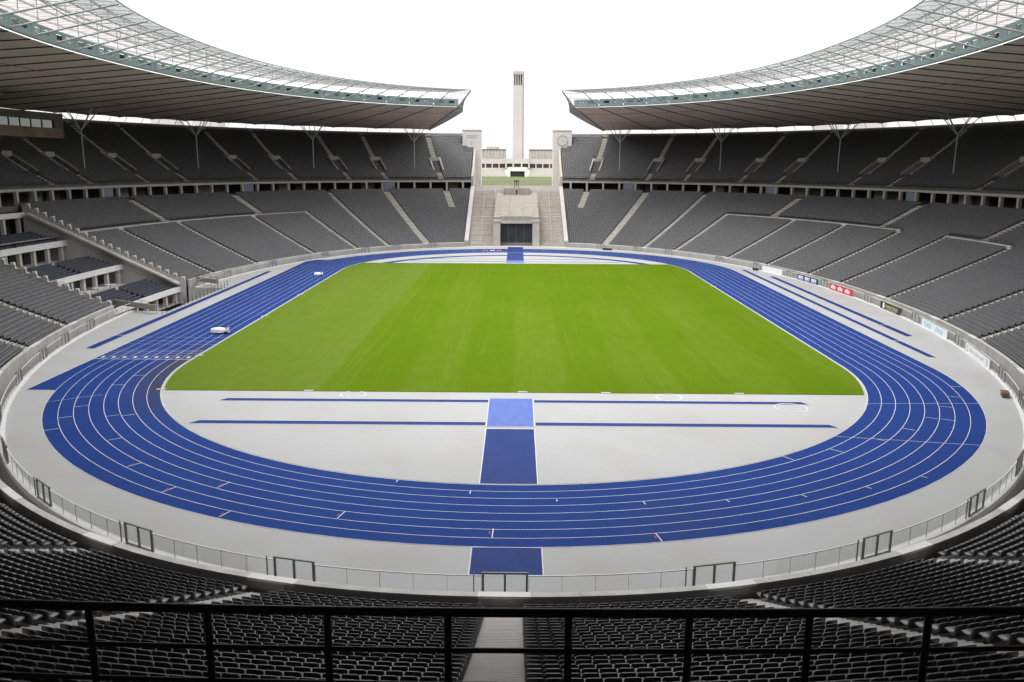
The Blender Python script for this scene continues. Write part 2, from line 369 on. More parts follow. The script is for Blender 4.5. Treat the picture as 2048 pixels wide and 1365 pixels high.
rd.build('red_line_markings', 'red_print', kind='structure')
pol = lambda r, a: np.array([r*math.cos(R(-a)), -YC+r*math.sin(R(-a))])
for r0, a0, r1, a1 in ((36.4, 24.9, 46.3, 18.8), (36.6, 43.5, 46.3, 36.0), (46.4, 158.8, 41.7, 160.3)): seg(ln, pol(r0, a0), pol(r1, a1), .05)
for y, w in ((-36.6, .05), (-37.4, .05), (-38.3, .05), (-39.4, .05), (-41.3, .12), (-33.2, .04), (-31.4, .04), (-29.0, .04), (-46.2, .04)):
    if y > -42.2: seg(ln, (XL, y), (-RK, y), w)
for k in range(9):                         # lane numbers on the home straight read as short dashes from here
    xk = XL+LW*(k+.5); seg(ln, (xk-.18, -40.3), (xk+.18, -40.3), .7)
for k in range(7): seg(ln, (-1.9+k*.53, -78.62), (-1.6+k*.53, -78.62), .07)
ln.build('track_line_markings', 'line_white', kind='structure')
# the pitch, slightly proud of the apron
yn, yf = -54.45, 54.6
e0 = RK-.28; xn = math.sqrt(e0**2-(abs(yn)-YC)**2); xf = math.sqrt(e0**2-(yf-YC)**2)
a0 = math.asin((abs(yn)-YC)/e0); a1 = math.asin((yf-YC)/e0)
out = [(e0*math.cos(a), -YC-e0*math.sin(a)) for a in np.linspace(a0, 0, 12)]+[(e0*math.cos(a), YC+e0*math.sin(a)) for a in np.linspace(0, a1, 12)]
out = out+[(-x, y) for x, y in out[::-1]]
pm = MB().add([(x, y, .05) for x, y in out]+[(x, y, 0) for x, y in out], [tuple(range(48))]+[(i, 48+i, 48+(i+1) % 48, (i+1) % 48) for i in range(48)])
pm.build('pitch', 'turf', kind='structure')
kb = MB()
p0, p1 = stadium_line(RK-.03), stadium_line(RK-.09)
k = len(p0); kb.add([(x, y, .055) for x, y in p0]+[(x, y, .055) for x, y in p1]+[(x, y, 0) for x, y in p0]+[(x, y, 0) for x, y in p1],
    [q for i in range(k) for j in [(i+1) % k] for q in ((i, j, k+j, k+i), (2*k+i, 2*k+j, j, i), (k+i, k+j, 3*k+j, 3*k+i))])
kb.build('track_kerb', 'pale_stone', kind='structure')
for sx_, sy_ in ((-36.2, -39.3), (-36.3, -13.5), (-36.3, 7), (36.3, 20), (-34.5, -54.2), (22, -54.3), (-20, -54.3), (.9, -54.3), (9, -54.4)):   # short pale boards let into the turf edge
    MB().box(sx_-.45, sx_+.45, sy_-.15, sy_+.15, .01, .062).build('edge_plate', 'pale_stone', kind='structure')
# runways
def runway(pts, z=.010, mat='runway_blue', border=True, name='runway'):
    polymesh(name, pts, z, mat, kind='structure')
    if border:
        b_ = MB()
        for i in range(len(pts)): seg(b_, pts[i], pts[(i+1) % len(pts)], .07, z+.006)
        b_.build('runway_line', 'line_white', kind='structure')
runway([(-2.24, -66.0), (-2.24, -78.55), (1.82, -78.55), (1.82, -66.0)])
runway([(-2.24, -88.45), (-2.24, -91.85), (1.82, -91.85), (1.82, -88.45)])
runway([(-2.28, -56.6), (-2.24, -65.4), (1.82, -65.4), (1.86, -56.6)], z=.03, mat='mat_blue', name='landing_mat')
for y0, y1, xe in ((-57.05, -58.0, 27.3), (-64.1, -65.1, 27.4)):
    runway([(-xe-.4, y1), (-xe+.3, y0), (-2.3, y0), (-2.3, y1)]); runway([(1.9, y1), (1.9, y0), (xe-.2, y0), (xe+.4, y1)])
for y0, y1, xe in ((58.2, 58.9, 24), (63.4, 64.0, 20)):
    runway([(-xe, y0), (-xe, y1), (-2.3, y1), (-2.3, y0)], border=False); runway([(1.9, y0), (1.9, y1), (xe, y1), (xe, y0)], border=False)
runway([(-2.2, 59), (-2.2, 93.4), (1.8, 93.4), (1.8, 59)], z=.024, border=False); runway([(-2.25, 56.3), (-2.2, 61), (1.8, 61), (1.85, 56.3)], z=.032, mat='mat_blue', border=False, name='landing_mat')
runway([(48.0, 46.0), (48.95, 45.6), (49.25, -37.75), (48.3, -37.4)]); runway([(50.8, 35.4), (51.85, 34.8), (52.3, -25.0), (51.2, -25.4)])
runway([(-51.0, 38.5), (-49.95, 38.4), (-50.0, -36.1), (-51.25, -35.8)])
for a in (((50.7, -17.2), (52.8, -17.2)), ((47.9, -28.2), (49.7, -28.2)), ((-51.6, -27.9), (-49.6, -27.9))):
    q = MB(); seg(q, a[0], a[1], .18, .022); q.build('take_off_line', 'line_white', kind='structure')
for cx, cy, r, lb in ((-15.4, -55.5, 1.2, 'white throwing circle painted on the grey apron left of the central runway'), (14.9, -55.8, 1.2, 'white throwing circle painted on the grey apron at the grass edge, right of the runway'), (25.5, -59.1, 1.45, 'white throwing circle painted across the end of the upper blue strip')):
    an = np.linspace(0, 2*np.pi, 41)[:-1]; k = 40
    q = MB().add([(cx+rr*math.cos(a), cy+rr*math.sin(a), z) for rr, z in ((r-.06, .012), (r-.05, .03), (r+.06, .03), (r+.07, .012)) for a in an], [(i*k+j, i*k+(j+1) % k, (i+1)*k+(j+1) % k, (i+1)*k+j) for i in range(3) for j in range(k)])
    tag(q.build('throwing_circle', 'line_white'), lb, 'circle', 'throwing circles on the apron')

# ------------------------------------------------------------------ moat and arena edge
VA, VB = 229.0, 256.4                      # the stretch of the lower stand taken by the guest boxes
EDGE = np.linspace(PB, PER+PA, 350)
mo = MB(); mo.sweep([(.32, -.02), (.32, -3), (1.75, -3)], EDGE, closed=False); mo.sweep([(.32, -3), (3.6, -3)], np.linspace(PA-.5, PB+.5, 20), closed=False); mo.build('moat_floor', 'concrete', kind='structure')
edge = thing('arena_edge_wall', 'low pale coping wall round the rim of the moat, below the glass fence', 'wall')
mb = MB(); mb.sweep([(-.22, .0), (-.22, .10), (.34, .10), (.34, -.3)], EDGE, closed=False); mb.build('coping', 'white_paint', edge)

# ------------------------------------------------------------------ stands
class Aisle:
    def __init__(s, S, w, d0, d1): s.S, s.w, s.d0, s.d1 = S, w, d0, d1
LOW = [Aisle(*a) for a in ((109.95, 2.0, 22.3, 32), (99.6, 2.2, 0, 32), (88.4, 1.5, 0, 32), (79.0, 1.55, 0, 21.9), (61.3, 1.55, 0, 21.9), (47.3, 1.55, 0, 21.9), (31.7, 1.55, 0, 21.9), (19.3, 1.55, 0, 21.9), (1.75, 1.5, 0, 21.9), (472.1, 1.5, 0, 32), (459.2, 1.85, 0, 32), (441, 1.85, 0, 32), (430.6, 1.85, 0, 32), (420.5, 1.85, 0, 32), (410.4, 1.85, 0, 32), (400, 1.85, 0, 32), (389.6, 1.85, 0, 32), (378.1, 1.85, 0, 32),
    (367.1, 1.75, 0, 32), (355.7, 1.85, 0, 32), (344.4, 1.85, 0, 32), (333.9, 1.85, 0, 32), (323, 1.85, 0, 32), (312.4, 1.85, 0, 32), (298.3, 1.85, 0, 32), (284, 1.85, 0, 32), (270.6, 1.85, 0, 32),
    (67.8, 2.4, 22.5, 32), (38.0, 2.4, 22.5, 32), (10, 2.2, 22.5, 32), (135.05, 2.0, 22.3, 32), (145.55, 2.2, 0, 32), (156.45, 1.5, 0, 32), (166.0, 1.55, 0, 21.9), (180.05, 1.55, 0, 21.9), (200.8, 1.55, 0, 21.9), (217.2, 1.55, 0, 21.9), (177.15, 2.4, 22.5, 32), (202.7, 2.4, 22.5, 32))]
UPP = [Aisle(S, w, 33, 57) for S, w in ((109.45, 1.7), (100.15, 1.5), (93.45, 1.4), (82.75, 1.4), (74.85, 1.4), (58.3, 1.4), (49.0, 1.4), (27.9, 1.4), (14, 1.4), (0, 1.4), (477, 1.4), (135.58, 1.7), (144.85, 1.5), (151.5, 1.4), (161.9, 1.4), (170.15, 1.4), (185.95, 1.4), (195.5, 1.4), (208.9, 1.4), (218.0, 1.4), (232, 1.4), (247, 1.4), (262, 1.4))]
CROSS = [(31.7, 79.0), (1.75, 19.3), (166.0, 228.6)]
NL, NU = 41, 31
DL = [2.55+.73*i for i in range(NL)]; DU = [34.35+.705*i for i in range(NU)]
def row_profile(ds, zf, d_end):
    pr = [(ds[0]-.0, float(zf(ds[0]))-.6)]
    for i, dd in enumerate(ds):
        z = float(zf(dd)); nx = ds[i+1] if i+1 < len(ds) else d_end
        pr += [(dd, z), (nx, z)]
    return pr
def stations(prof, s0f, s1f, n):
    S0 = np.array([s0f(q[0]) for q in prof]); S1 = np.array([s1f(q[0]) for q in prof])
    return S0[None]+(S1-S0)[None]*np.linspace(0, 1, n)[:, None]
gl = {}
def gS(d, side):
    key = (round(d, 2), side)
    if key not in gl: gl[key] = gate_S(d, side)
    return gl[key]
lower = thing('lower_stand', 'lower ring of grey seating steps with pale concrete front wall round the arena', 'stand')
pr = row_profile(DL, zl, 32.6)
mb = MB(); mb.sweep(pr, stations(pr, lambda d: gS(d, LEFT)+.1, lambda d: VA-.05, 110), closed=False); mb.build('terrace_left', 'terrace_concrete', lower)
mb = MB(); mb.sweep(pr, stations(pr, lambda d: VB+.05, lambda d: gS(d, RIGHT)+PER-.1, 330), closed=False); mb.build('terrace_right', 'terrace_concrete', lower)
lower.children[0].name = 'terrace'; lower.children[1].name = 'terrace'
# front wall in concrete panels, white blocks on it at the foot of each stair
ranges = [(gS(1.9, LEFT)+.05, VA-.3), (VB+.3, PER+gS(1.9, RIGHT)-.05)]
for a, b in ranges:
    k = round((b-a)/4.75); e = np.linspace(a, b, k+1)
    for i in range(k):
        S = np.linspace(e[i]+.025, e[i+1]-.025, 4); off = random.uniform(-.008, .008)
        MB().sweep([(1.77+off, -3), (1.77+off, 1.08), (2.11+off, 1.08), (2.11+off, -.2)], S).build('wall_panel', 'concrete', lower)
        MB().sweep([(1.72+off, 1.083), (1.72+off, 1.19), (2.16+off, 1.19), (2.16+off, 1.083)], np.linspace(e[i]+.006, e[i+1]-.006, 4)).build('coping_slab', 'coping_stone', lower)
def inring(S, lo, hi): return any(lo <= S+k*PER <= hi for k in (-1, 0, 1))
for a in LOW:
    if a.d0 > 1: continue
    hw = 1.25
    MB().sweep([(1.70, 1.072), (1.70, 1.202), (2.18, 1.202), (2.18, 1.072)], np.linspace(a.S-hw, a.S+hw, 4)).build('white_block', 'white_paint', lower)
def stair(a, ds, zf, parent, dmin, dmax, skip=None):
    mb = MB(); d1 = min(a.d1, dmax)
    for i, dd in enumerate(ds):
        nx = ds[i+1] if i+1 < len(ds) else dd+.7
        if dd < max(a.d0, dmin)-.01 or nx > d1+.4: continue
        if skip and skip[0] < dd < skip[1]: continue
        z = float(zf(dd)); z2 = float(zf(nx)); rr = ratio(a.S, dd); h = a.w/2/rr
        for q in range(2):
            da = dd+(nx-dd)*q/2; zz = z+(z2-z)*q/2
            mb.sweep([(da, z-.02), (da, zz+.045), (da+(nx-dd)/2+.0, zz+.045), (da+(nx-dd)/2, z-.02)], np.array([a.S-h, a.S+h]))
    if mb.n: mb.build('stair_flight', 'step_concrete', parent)
    if 330 < a.S < 405:                      # near stairs: paler strips along the tread edges
        ns = MB()
        for i, dd in enumerate(ds[:-1]):
            z = float(zf(dd)); z2 = float(zf(ds[i+1])); h = a.w/2/ratio(a.S, dd)
            for q in range(2):
                da = dd+(ds[i+1]-dd)*q/2; zz = z+(z2-z)*q/2+.046
                ns.sweep([(da-.012, zz-.03), (da-.012, zz+.006), (da+.05, zz+.006), (da+.05, zz-.03)], np.array([a.S-h, a.S+h]))
        ns.build('stair_nosing', 'pale_stone', parent)
for a in LOW: stair(a, DL, zl, lower, 2.4, 32.2)
for lo, hi in CROSS:
    MB().sweep([(21.75, float(zl(21.75))-.3), (21.75, float(zl(21.75))+.52), (22.25, float(zl(21.75))+.52), (22.25, float(zl(22.3))-.3)], seq(lo, hi, 2)).build('walkway_parapet', 'coping_stone', lower)
    mb = MB(); S = seq(lo+.5, hi-.5, 2); zz = float(zl(22.3))
    for zr in (.95, .62): mb.tube(P(S, 22.45, zz+zr), .03, 5)
    for s in S: mb.tube([Pv(s, 22.45, zz), Pv(s, 22.45, zz+.95)], .025, 5)
    mb.build('walkway_rail', 'dark_steel', lower)
# concourse behind the lower stand: floor, columns, back wall
concourse = thing('concourse', 'shaded ring walkway with stone pillars between the lower and upper seats', 'walkway')
pr = [(32.58, 13.0), (32.58, 13.95), (40.5, 13.95)]
mb = MB(); mb.sweep(pr, stations(pr, lambda d: gS(d, LEFT), lambda d: gS(d, RIGHT)+PER, 300), closed=False); mb.build('floor', 'terrace_concrete', concourse)
pr = [(40.4, 13.9), (40.4, 17.2)]
bw = stations(pr, lambda d: gS(d, LEFT), lambda d: gS(d, RIGHT)+PER, 300)
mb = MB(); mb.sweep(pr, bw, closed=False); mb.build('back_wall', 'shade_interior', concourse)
# bays of the back wall: brown kiosks and open dark doorways
S_in = []
def arcstep(d, s0, s1, step):
    Ss = np.linspace(s0, s1, 4000); q = P(Ss, d, 0); L = np.r_[0, np.cumsum(np.hypot(*np.diff(q[:, :2], axis=0).T))]
    k = int(L[-1]/step); return np.interp((np.arange(k)+.5)*L[-1]/k, L, Ss)
PIL = arcstep(32.9, gS(32.9, LEFT), gS(32.9, RIGHT)+PER, 4.95)
for i, s in enumerate(PIL):
    if 255 < s < 480: continue             # hidden behind and below the viewer
    p_, n_ = base(np.array(s)); n3 = np.array([*n_, 0]); t3 = np.array([-n_[1], n_[0], 0]); o = np.array([*(p_+n_*32.95), 0])
    MB().frame_box(o, t3, n3, (0, 0, 1), -.27, .27, -.32, .32, 13.1, 16.38).build('pillar', 'limestone', concourse)
    k = (i*7) % 5
    if k in (0, 3):
        MB().frame_box(np.array([*(p_+n_*39.2), 0]), t3, n3, (0, 0, 1), .5, 4.3, -.8, 1.1, 13.95, 16.7).build('kiosk', 'brown_interior' if k else 'weathered_stone', concourse)
    if i % 9 == 4:
        MB().frame_box(np.array([*(p_+n_*33.6), 0]), t3, n3, (0, 0, 1), .8, 4.1, -.1, .1, 13.96, 16.3).build('door', 'door_blue', concourse)

upper = thing('upper_stand', 'upper ring of grey seating steps with thin pale front slab under the roof', 'stand')
pr = row_profile(DU, zu, 56.0)
mb = MB(); mb.sweep(pr, stations(pr, lambda d: gS(d, LEFT)+.1, lambda d: gS(d, RIGHT)+PER-.1, 380), closed=False); mb.build('terrace', 'terrace_concrete', upper)
US = lambda pr, n=380: stations(pr, lambda d: gS(d, LEFT), lambda d: gS(d, RIGHT)+PER, n)
pr = [(33.45, 16.40), (33.45, 16.88), (34.36, 16.88), (34.36, 16.40)]
MB().sweep(pr, US(pr)).build('front_slab', 'limestone', upper)
pr = [(34.3, 16.41), (41.0, 17.6), (41.0, 17.3), (34.3, 16.2)]
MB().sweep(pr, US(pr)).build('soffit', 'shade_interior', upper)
pr = [(55.9, 29.5), (55.9, 31.3), (56.6, 31.3), (56.6, 13.0)]
MB().sweep(pr, US(pr), closed=False).build('rim_wall', 'limestone', upper)
pr = [(55.8, 31.302), (55.8, 31.5), (56.7, 31.5), (56.7, 31.302)]
MB().sweep(pr, US(pr)).build('rim_coping', 'limestone', upper)
for a in UPP:
    if not (a.S < 275 or a.S > 470): continue
    stair(a, DU, zu, upper, 34, 37.6); stair(a, DU, zu, upper, 45, 55)
    rr = ratio(a.S, 42); h = 1.75/rr; w = .42/rr
    for sg in (-1, 1):
        s0, s1 = sorted((a.S+sg*h, a.S+sg*(h-w)))
        MB().sweep([(38.6, float(zu(38.6))-.4), (38.6, float(zu(38.6))+.55), (44.6, float(zu(44.4))+.75), (45.2, float(zu(44.4))+.75), (45.2, float(zu(38.6))-.4)], np.array([s0, s1])).build('passage_wall', 'limestone', upper)
    s0, s1 = a.S-h+w, a.S+h-w; zt = float(zu(44.4))+.74
    MB().sweep([(43.6, zt-1.1), (43.6, zt), (45.1, zt), (45.1, zt-1.1)], np.array([s0, s1])).build('passage_lintel', 'limestone', upper)
    zb = float(zu(38.6))
    MB().sweep([(38.7, zb+.03), (45.0, zb+.03)], np.array([s0, s1]), closed=False).build('passage_floor', 'terrace_concrete', upper)
    MB().sweep([(44.9, zb), (44.9, zt-1.0)], np.array([s0, s1]), closed=False).build('passage_shade', 'speaker_black', upper)  # black sheet painted in for the shade deep in the passage
mb = MB(); S = seq(gS(33.7, LEFT), gS(33.7, RIGHT)+PER, .5)
S = S[(S < 352) | (S > 382)]
for lo, hi in ((gS(33.7, LEFT), 352), (382, gS(33.7, RIGHT)+PER)):
    for z in (18.2, 17.85, 17.5): mb.tube(P(seq(lo, hi, 1.2), 33.75, z), .03, 4)
for s in S: mb.tube([Pv(s, 33.75, 16.87), Pv(s, 33.75, 18.2)], .03, 4, False)
mb.build('parapet_rail', 'dark_steel', upper, kind='stuff')

# ------------------------------------------------------------------ guest boxes set into the left of the lower stand
box = thing('guest_box_stand', 'three terraces of boxes with white fascias and stone pillars cut into the left stand', 'stand', tuple(Pv(242.7, 3, -3)))
LV = [(3.2, .0, -.9), (13.4, 3.9, 3.0), (23.6, 8.05, 7.05), (31.0, 12.9, 12.0)]
for k, (dd, zt, zb) in enumerate(LV):
    S = seq(VA+.25, VB-.25, 2)
    MB().sweep([(dd, zb), (dd, zt), (dd+.4, zt), (dd+.4, zb)], S).build('fascia', 'white_paint', box)
    zf = [-3.0, .55, 4.4, 8.6][k]               # floor in front of the pillars below this fascia
    back = dd+3.4
    MB().sweep([(dd+.5, zb+.1), (back, zb+.1), (back, zb-.1), (dd+.5, zb-.1)], S).build('ceiling', 'limestone', box)
    for s in np.linspace(VA+1.2, VB-1.2, 8):
        p_, n_ = base(np.array(s)); n3 = np.array([*n_, 0]); t3 = np.array([-n_[1], n_[0], 0])
        MB().frame_box(np.array([*(p_+n_*(dd+.42)), 0]), t3, n3, (0, 0, 1), -.3, .3, 0, .6, zf, zb).build('pillar', 'pale_stone', box)
        MB().frame_box(np.array([*(p_+n_*(back-.05)), 0]), t3, n3, (0, 0, 1), .5, 2.6, -.08, .1, zf+.05, zb-.35).build('glass_door', 'door_dark', box)
    MB().sweep([(back+.06, zf-2), (back+.06, zb+.3)], seq(VA-.2, VB+.2, 2), closed=False).build('back_wall', 'brown_interior', box)
    MB().sweep([(dd-6.2 if k else 1.7, zf), (back, zf)], S, closed=False).build('floor', 'step_concrete', box)
    if k < 3:
        for q in range(6):
            d0 = dd+.45+.82*q; z0 = zt-.62+.26*q; d1 = d0+.82
            MB().sweep([(d0, z0-.5), (d0, z0), (d1, z0), (d1, z0-.5)], seq(VA+.4, VB-.4, 2)).build('terrace_step', 'terrace_concrete', box)
        MB().sweep([(dd+5.4, zt-.6), (dd+5.4, zt+1.0), (dd+5.55, zt+1.0), (dd+5.55, zt-.6)], seq(VA+.4, VB-.4, 2)).build('step_back', 'pale_stone', box)
for S0, sg in ((VA, 1), (VB, -1)):            # stepped flank walls with a pale knob on every step
    mb = MB(); kn = MB()
    ds = np.arange(2.3, 31.5, 1.46)
    for dd in ds:
        z = float(zl(dd+1.4))+.5
        mb.sweep([(dd, -3.2), (dd, z), (dd+1.46, z), (dd+1.46, -3.2)], np.array(sorted((S0-.05*sg, S0+.28*sg))))
        kn.sweep([(dd+.1, z), (dd+.1, z+.28), (dd+.6, z+.28), (dd+.6, z)], np.array(sorted((S0-.1*sg, S0+.34*sg))))
    mb.build('flank_wall', 'pale_stone', box); kn.build('wall_cap', 'white_paint', box)
    mb = MB()
    q = [Pv(S0+.9*sg, dd, max(float(zl(dd))-.2, .3)) for dd in np.linspace(3, 30, 14)]
    mb.beam(q[0], q[-1], 1.3, .3); mb.build('side_stair', 'step_concrete', box)
    mb = MB(); q = [a+np.array([0, 0, 1.1]) for a in q]
    mb.tube(q, .03, 5); mb.tube([a-np.array([0, 0, .4]) for a in q], .02, 5)
    for a in q: mb.tube([a-np.array([0, 0, 1.1]), a], .025, 5)
    mb.build('stair_rail', 'dark_steel', box)
for i, s in enumerate((238.5, 242.5, 246.5, 250.5)):
    c = Pv(s, 10.9, .56); t_ = thing('bar_table', f'small white bar table under the middle box terrace, {nth(4-i)} from its front wall end', 'table', c, 'white tables under the guest boxes')
    MB().lathe(c, [(.28, 0), (.28, .03), (.05, .06), (.04, 1.0)], 10).build('pedestal', 'dark_steel', t_)
    MB().frame_box(c, (1, 0, 0), (0, 1, 0), (0, 0, 1), -.75, .75, -.45, .45, 1.0, 1.06).build('table_top', 'white_print', t_)
# sloping ramp walls and railing where the boxes meet the arena
for nm, a, b, lb in (('ramp_parapet', (-61.2, -7.0, .9), (-52.4, -12.4, 1.0), 'weathered concrete ramp parapet with thin posts at the near end of the boxes'), ('ramp_parapet', (-58.3, 19.5, .9), (-53.3, 16.0, .9), 'weathered concrete ramp parapet at the far end of the boxes')):
    a, b = np.array(a), np.array(b); t_ = thing(nm, lb, 'parapet', (*a[:2], 0)); MB().beam(a, b, .35, .75).build('wall', 'weathered_stone', t_)
    for k in range(4):
        p_ = a+(b-a)*(k/3)
        MB().tube([p_*[1, 1, 0], p_+[0, 0, .75]], .035, 6).build('post', 'dark_steel', t_)
    MB().tube([a+[0, 0, .75], b+[0, 0, .75]], .025, 6).build('rail', 'dark_steel', t_)
RA, RB = np.array([-51.55, -12.6, 0]), np.array([-51.55, 16.0, 0])
t_ = thing('arena_railing', 'black post railing along the arena edge in front of the boxes', 'railing', RA)
for z in (1.05, .55): MB().tube([RA+[0, 0, z], RB+[0, 0, z]], .025, 6).build('rail', 'dark_steel', t_)
for k in range(18):
    p_ = RA+(RB-RA)*k/17; MB().tube([p_, p_+[0, 0, 1.1]], .045, 6).build('post', 'dark_steel', t_)
# press cabin hung under the roof on the left
c = Pv(236, 28.2, 26); pc = thing('press_cabin', 'dark cabin with a strip of windows hung under the roof on the left', 'cabin', c)
S = np.linspace(222, 262, 14)
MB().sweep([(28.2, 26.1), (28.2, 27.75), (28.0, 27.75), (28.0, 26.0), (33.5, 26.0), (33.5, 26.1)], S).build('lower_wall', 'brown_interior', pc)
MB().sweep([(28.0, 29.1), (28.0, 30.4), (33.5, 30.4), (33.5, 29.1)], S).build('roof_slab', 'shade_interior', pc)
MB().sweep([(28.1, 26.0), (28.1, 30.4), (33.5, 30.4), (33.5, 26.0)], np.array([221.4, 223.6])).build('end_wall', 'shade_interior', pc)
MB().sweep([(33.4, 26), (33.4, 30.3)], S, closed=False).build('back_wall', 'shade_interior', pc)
for s in np.arange(224.2, 258, 2.6):
    MB().sweep([(28.12, 27.76), (28.12, 29.1)], np.array([s, s+2.35]), closed=False).build('window', 'white_print', pc)
    MB().sweep([(28.02, 27.755), (28.02, 29.095), (28.16, 29.095), (28.16, 27.755)], np.array([s+2.36, s+2.58])).build('mullion', 'speaker_black', pc)

# ------------------------------------------------------------------ roof
roof = thing('stadium_roof', 'horseshoe stadium roof of fabric panels with a glazed inner edge and teal light ring', 'roof')
NB = 72; SB = np.linspace(137.0, PER+108.4, NB+1)
zm = lambda d: 32.57+(51.09-d)/(51.09-2.89)*4.0
DM = [3.15, 14, 27, 40, 51.1, 59.2]
SEND = lambda e, d: (137.0-1.3*max(0, d-3)/48) if e == 0 else (PER+108.4+1.0*max(0, d-3)/48)
for i in range(NB):
    s0, s1 = SB[i]+.004, SB[i+1]-.004
    if i == 0: s0 = SB[0]
    mb = MB(); u = np.linspace(0, 1, 7); sag = .14*(4*u*(1-u))
    v = []
    for j, dd in enumerate(DM):
        k = 1 if j else .25
        e = dd+(.55*(2*abs(u-.5)-.5) if j == 4 else 0)          # scalloped outer hem
        sa = SEND(0, dd) if i == 0 else s0; sb = SEND(1, dd) if i == NB-1 else s1
        v.append(P(sa+(sb-sa)*u, e, zm(dd)-.24+sag*k if j < 5 else 33.2+0*u))
    v = np.concatenate(v); mb.add(v, [(j*7+q, j*7+q+1, (j+1)*7+q+1, (j+1)*7+q) for j in range(5) for q in range(6)])
    mb.build('membrane_panel', 'membrane', roof, smooth=True)
    mb = MB(); v = np.concatenate([P(np.linspace(SB[i], SB[i+1], 4), dd, z) for dd, z in ((14, 40.7), (28, 39.6), (59, 33.3))])
    mb.add(v, [(j*4+q, (j+1)*4+q, (j+1)*4+q+1, j*4+q+1) for j in range(2) for q in range(3)]); mb.build('top_fabric', 'roof_fabric', roof)
    # teal ring girder with its row of lamps and loudspeakers
    a, b = SB[i]+.1, SB[i+1]-.1; S = np.linspace(a, b, 3)
    mb = MB(); mb.sweep([(2.86, 36.62), (2.86, 37.22), (3.02, 37.22), (3.02, 36.62)], S); mb.sweep([(2.86, 37.95), (2.86, 38.35), (3.02, 38.35), (3.02, 37.95)], S)
    mb.sweep([(3.5, 37.2), (3.5, 38.0)], S, closed=False)
    for f0, f1 in ((0, .16), (.42, .58), (.86, 1)): mb.sweep([(2.88, 37.22), (2.88, 37.95), (3.0, 37.95), (3.0, 37.22)], np.array([a+(b-a)*f0, a+(b-a)*f1]))
    mb.build('teal_panel', 'teal_panel', roof)
    MB().sweep([(2.7, 36.42), (2.7, 36.60), (3.1, 36.60), (3.1, 36.42)], S).build('ring_trim', 'trim_grey', roof)
    kk = (i*5) % 3
    for f in ((.18, .40), (.60, .84)):
        mb = MB(); n_ = [1, 3, 2][kk]
        for q in range(n_):
            fa = f[0]+(f[1]-f[0])*q/n_; fb = fa+(f[1]-f[0])/n_*.75
            mb.sweep([(2.95, 37.3), (2.95, 37.85), (3.3, 37.85), (3.3, 37.3)], np.array([a+(b-a)*fa, a+(b-a)*fb]))
        mb.build('loudspeaker' if kk == 0 else 'floodlight', ('speaker_black', 'grey_steel', 'light_steel')[kk], roof); kk = (kk+1) % 3
    # glazed inner edge: panes, glazing bars
    S = np.linspace(SB[i]+.02, SB[i+1]-.02, 3)
    MB().sweep([(-9.1, 39.85), (14, 40.82)], S, closed=False).build('glass_pane', 'roof_glass', roof)
    mb = MB()
    for dd in (-9.1, -6, -3, 0, 3, 7, 11): mb.sweep([(dd, 39.84+(dd+9.1)*.042), (dd, 39.74+(dd+9.1)*.042), (dd+.13, 39.70+(dd+9.1)*.042), (dd+.13, 39.84+(dd+9.1)*.042)], np.linspace(SB[i], SB[i+1], 3), caps=False)
    for f in (0, .5): mb.sweep([(-9.1, 39.72), (-9.1, 39.8), (13, 40.72), (13, 40.64)], np.array([SB[i]+f*(SB[i+1]-SB[i]), SB[i]+f*(SB[i+1]-SB[i])+.05]))
    mb.build('glazing_bars', 'light_steel', roof)
for i in range(NB+1):
    s = SB[i]; mb = MB()
    mb.tube([Pv(s if 0 < i < NB else SEND(0 if i == 0 else 1, dd), dd, zm(dd)-.29) for dd in (3.1, 27, 51.3)], .10, 6); mb.build('rib', 'dark_rib', roof)
    mb = MB(); tip, root, mid = Pv(s, -9.0, 39.6), Pv(s, 2.75, 36.66), Pv(s, -3.2, 38.1)
    mb.tube([root, tip], .12, 6)
    for dd in (-6, -3.2, -.2):
        zz = 36.66+(2.75-dd)/11.75*2.94; mb.tube([Pv(s, dd, zz), Pv(s, dd, 39.75+(dd+9.1)*.042)], .06, 5, False)
    if i < NB:
        s2 = SB[i+1]; q = lambda S, dd: Pv(S, dd, 36.66+(2.75-dd)/11.75*2.94)
        mb.tube([q(s, -8.6), q(s2, -3.2)], .045, 5, False)
        mb.tube([q(s, -3.2), q(s2, -3.2)], .07, 5, False)
        mb.tube([q(s, -7), q(s2, -7)], .06, 5, False)
    mb.build('truss', 'tube_steel', roof)
for en in (0, 1):      # slanting end frames either side of the gate
    sg = -1 if en == 0 else 1
    ds = np.array([-9.0, -3, 3, 9, 15.5, 24, 33, 42, 51.2])
    lo = np.array([Pv(SEND(en, a), a, 39.55-(a+9)*.245 if a < 3.1 else zm(a)-.36) for a in ds])
    oS = np.interp(ds, [-9, 15.5, 51.2], [0, 2.75, 0]); oz = np.interp(ds, [-9, 15.5, 51.2], [39.75, 35.95, 32.25])
    hi = np.array([Pv(SEND(en, a)+sg*b, a, c) for a, b, c in zip(ds, oS, oz)])
    MB().add(np.concatenate([lo[2:], hi[2:]]), [(k, k+1, 7+k+1, 7+k) for k in range(6)]).build('end_fascia', 'end_fabric', roof)
    mb = MB(); mb.tube(lo, .2, 6); mb.tube(hi, .14, 6)
    for k in range(1, 8): mb.tube([lo[k], hi[k]+[0, 0, .01]], .06, 5, False)
    for k in range(0, 7): mb.tube([lo[k], hi[k+1]], .05, 5, False)
    mb.build('end_truss', 'tube_steel', roof)
for dd in (15, 32):                # purlins showing as faint cross lines under the fabric
    MB().sweep([(dd, zm(dd)-.36), (dd, zm(dd)-.28), (dd+.07, zm(dd+.07)-.28), (dd+.07, zm(dd+.07)-.36)], np.linspace(137.2, PER+108.2, 290)).build('purlin', 'purlin_brown', roof)
mb = MB()
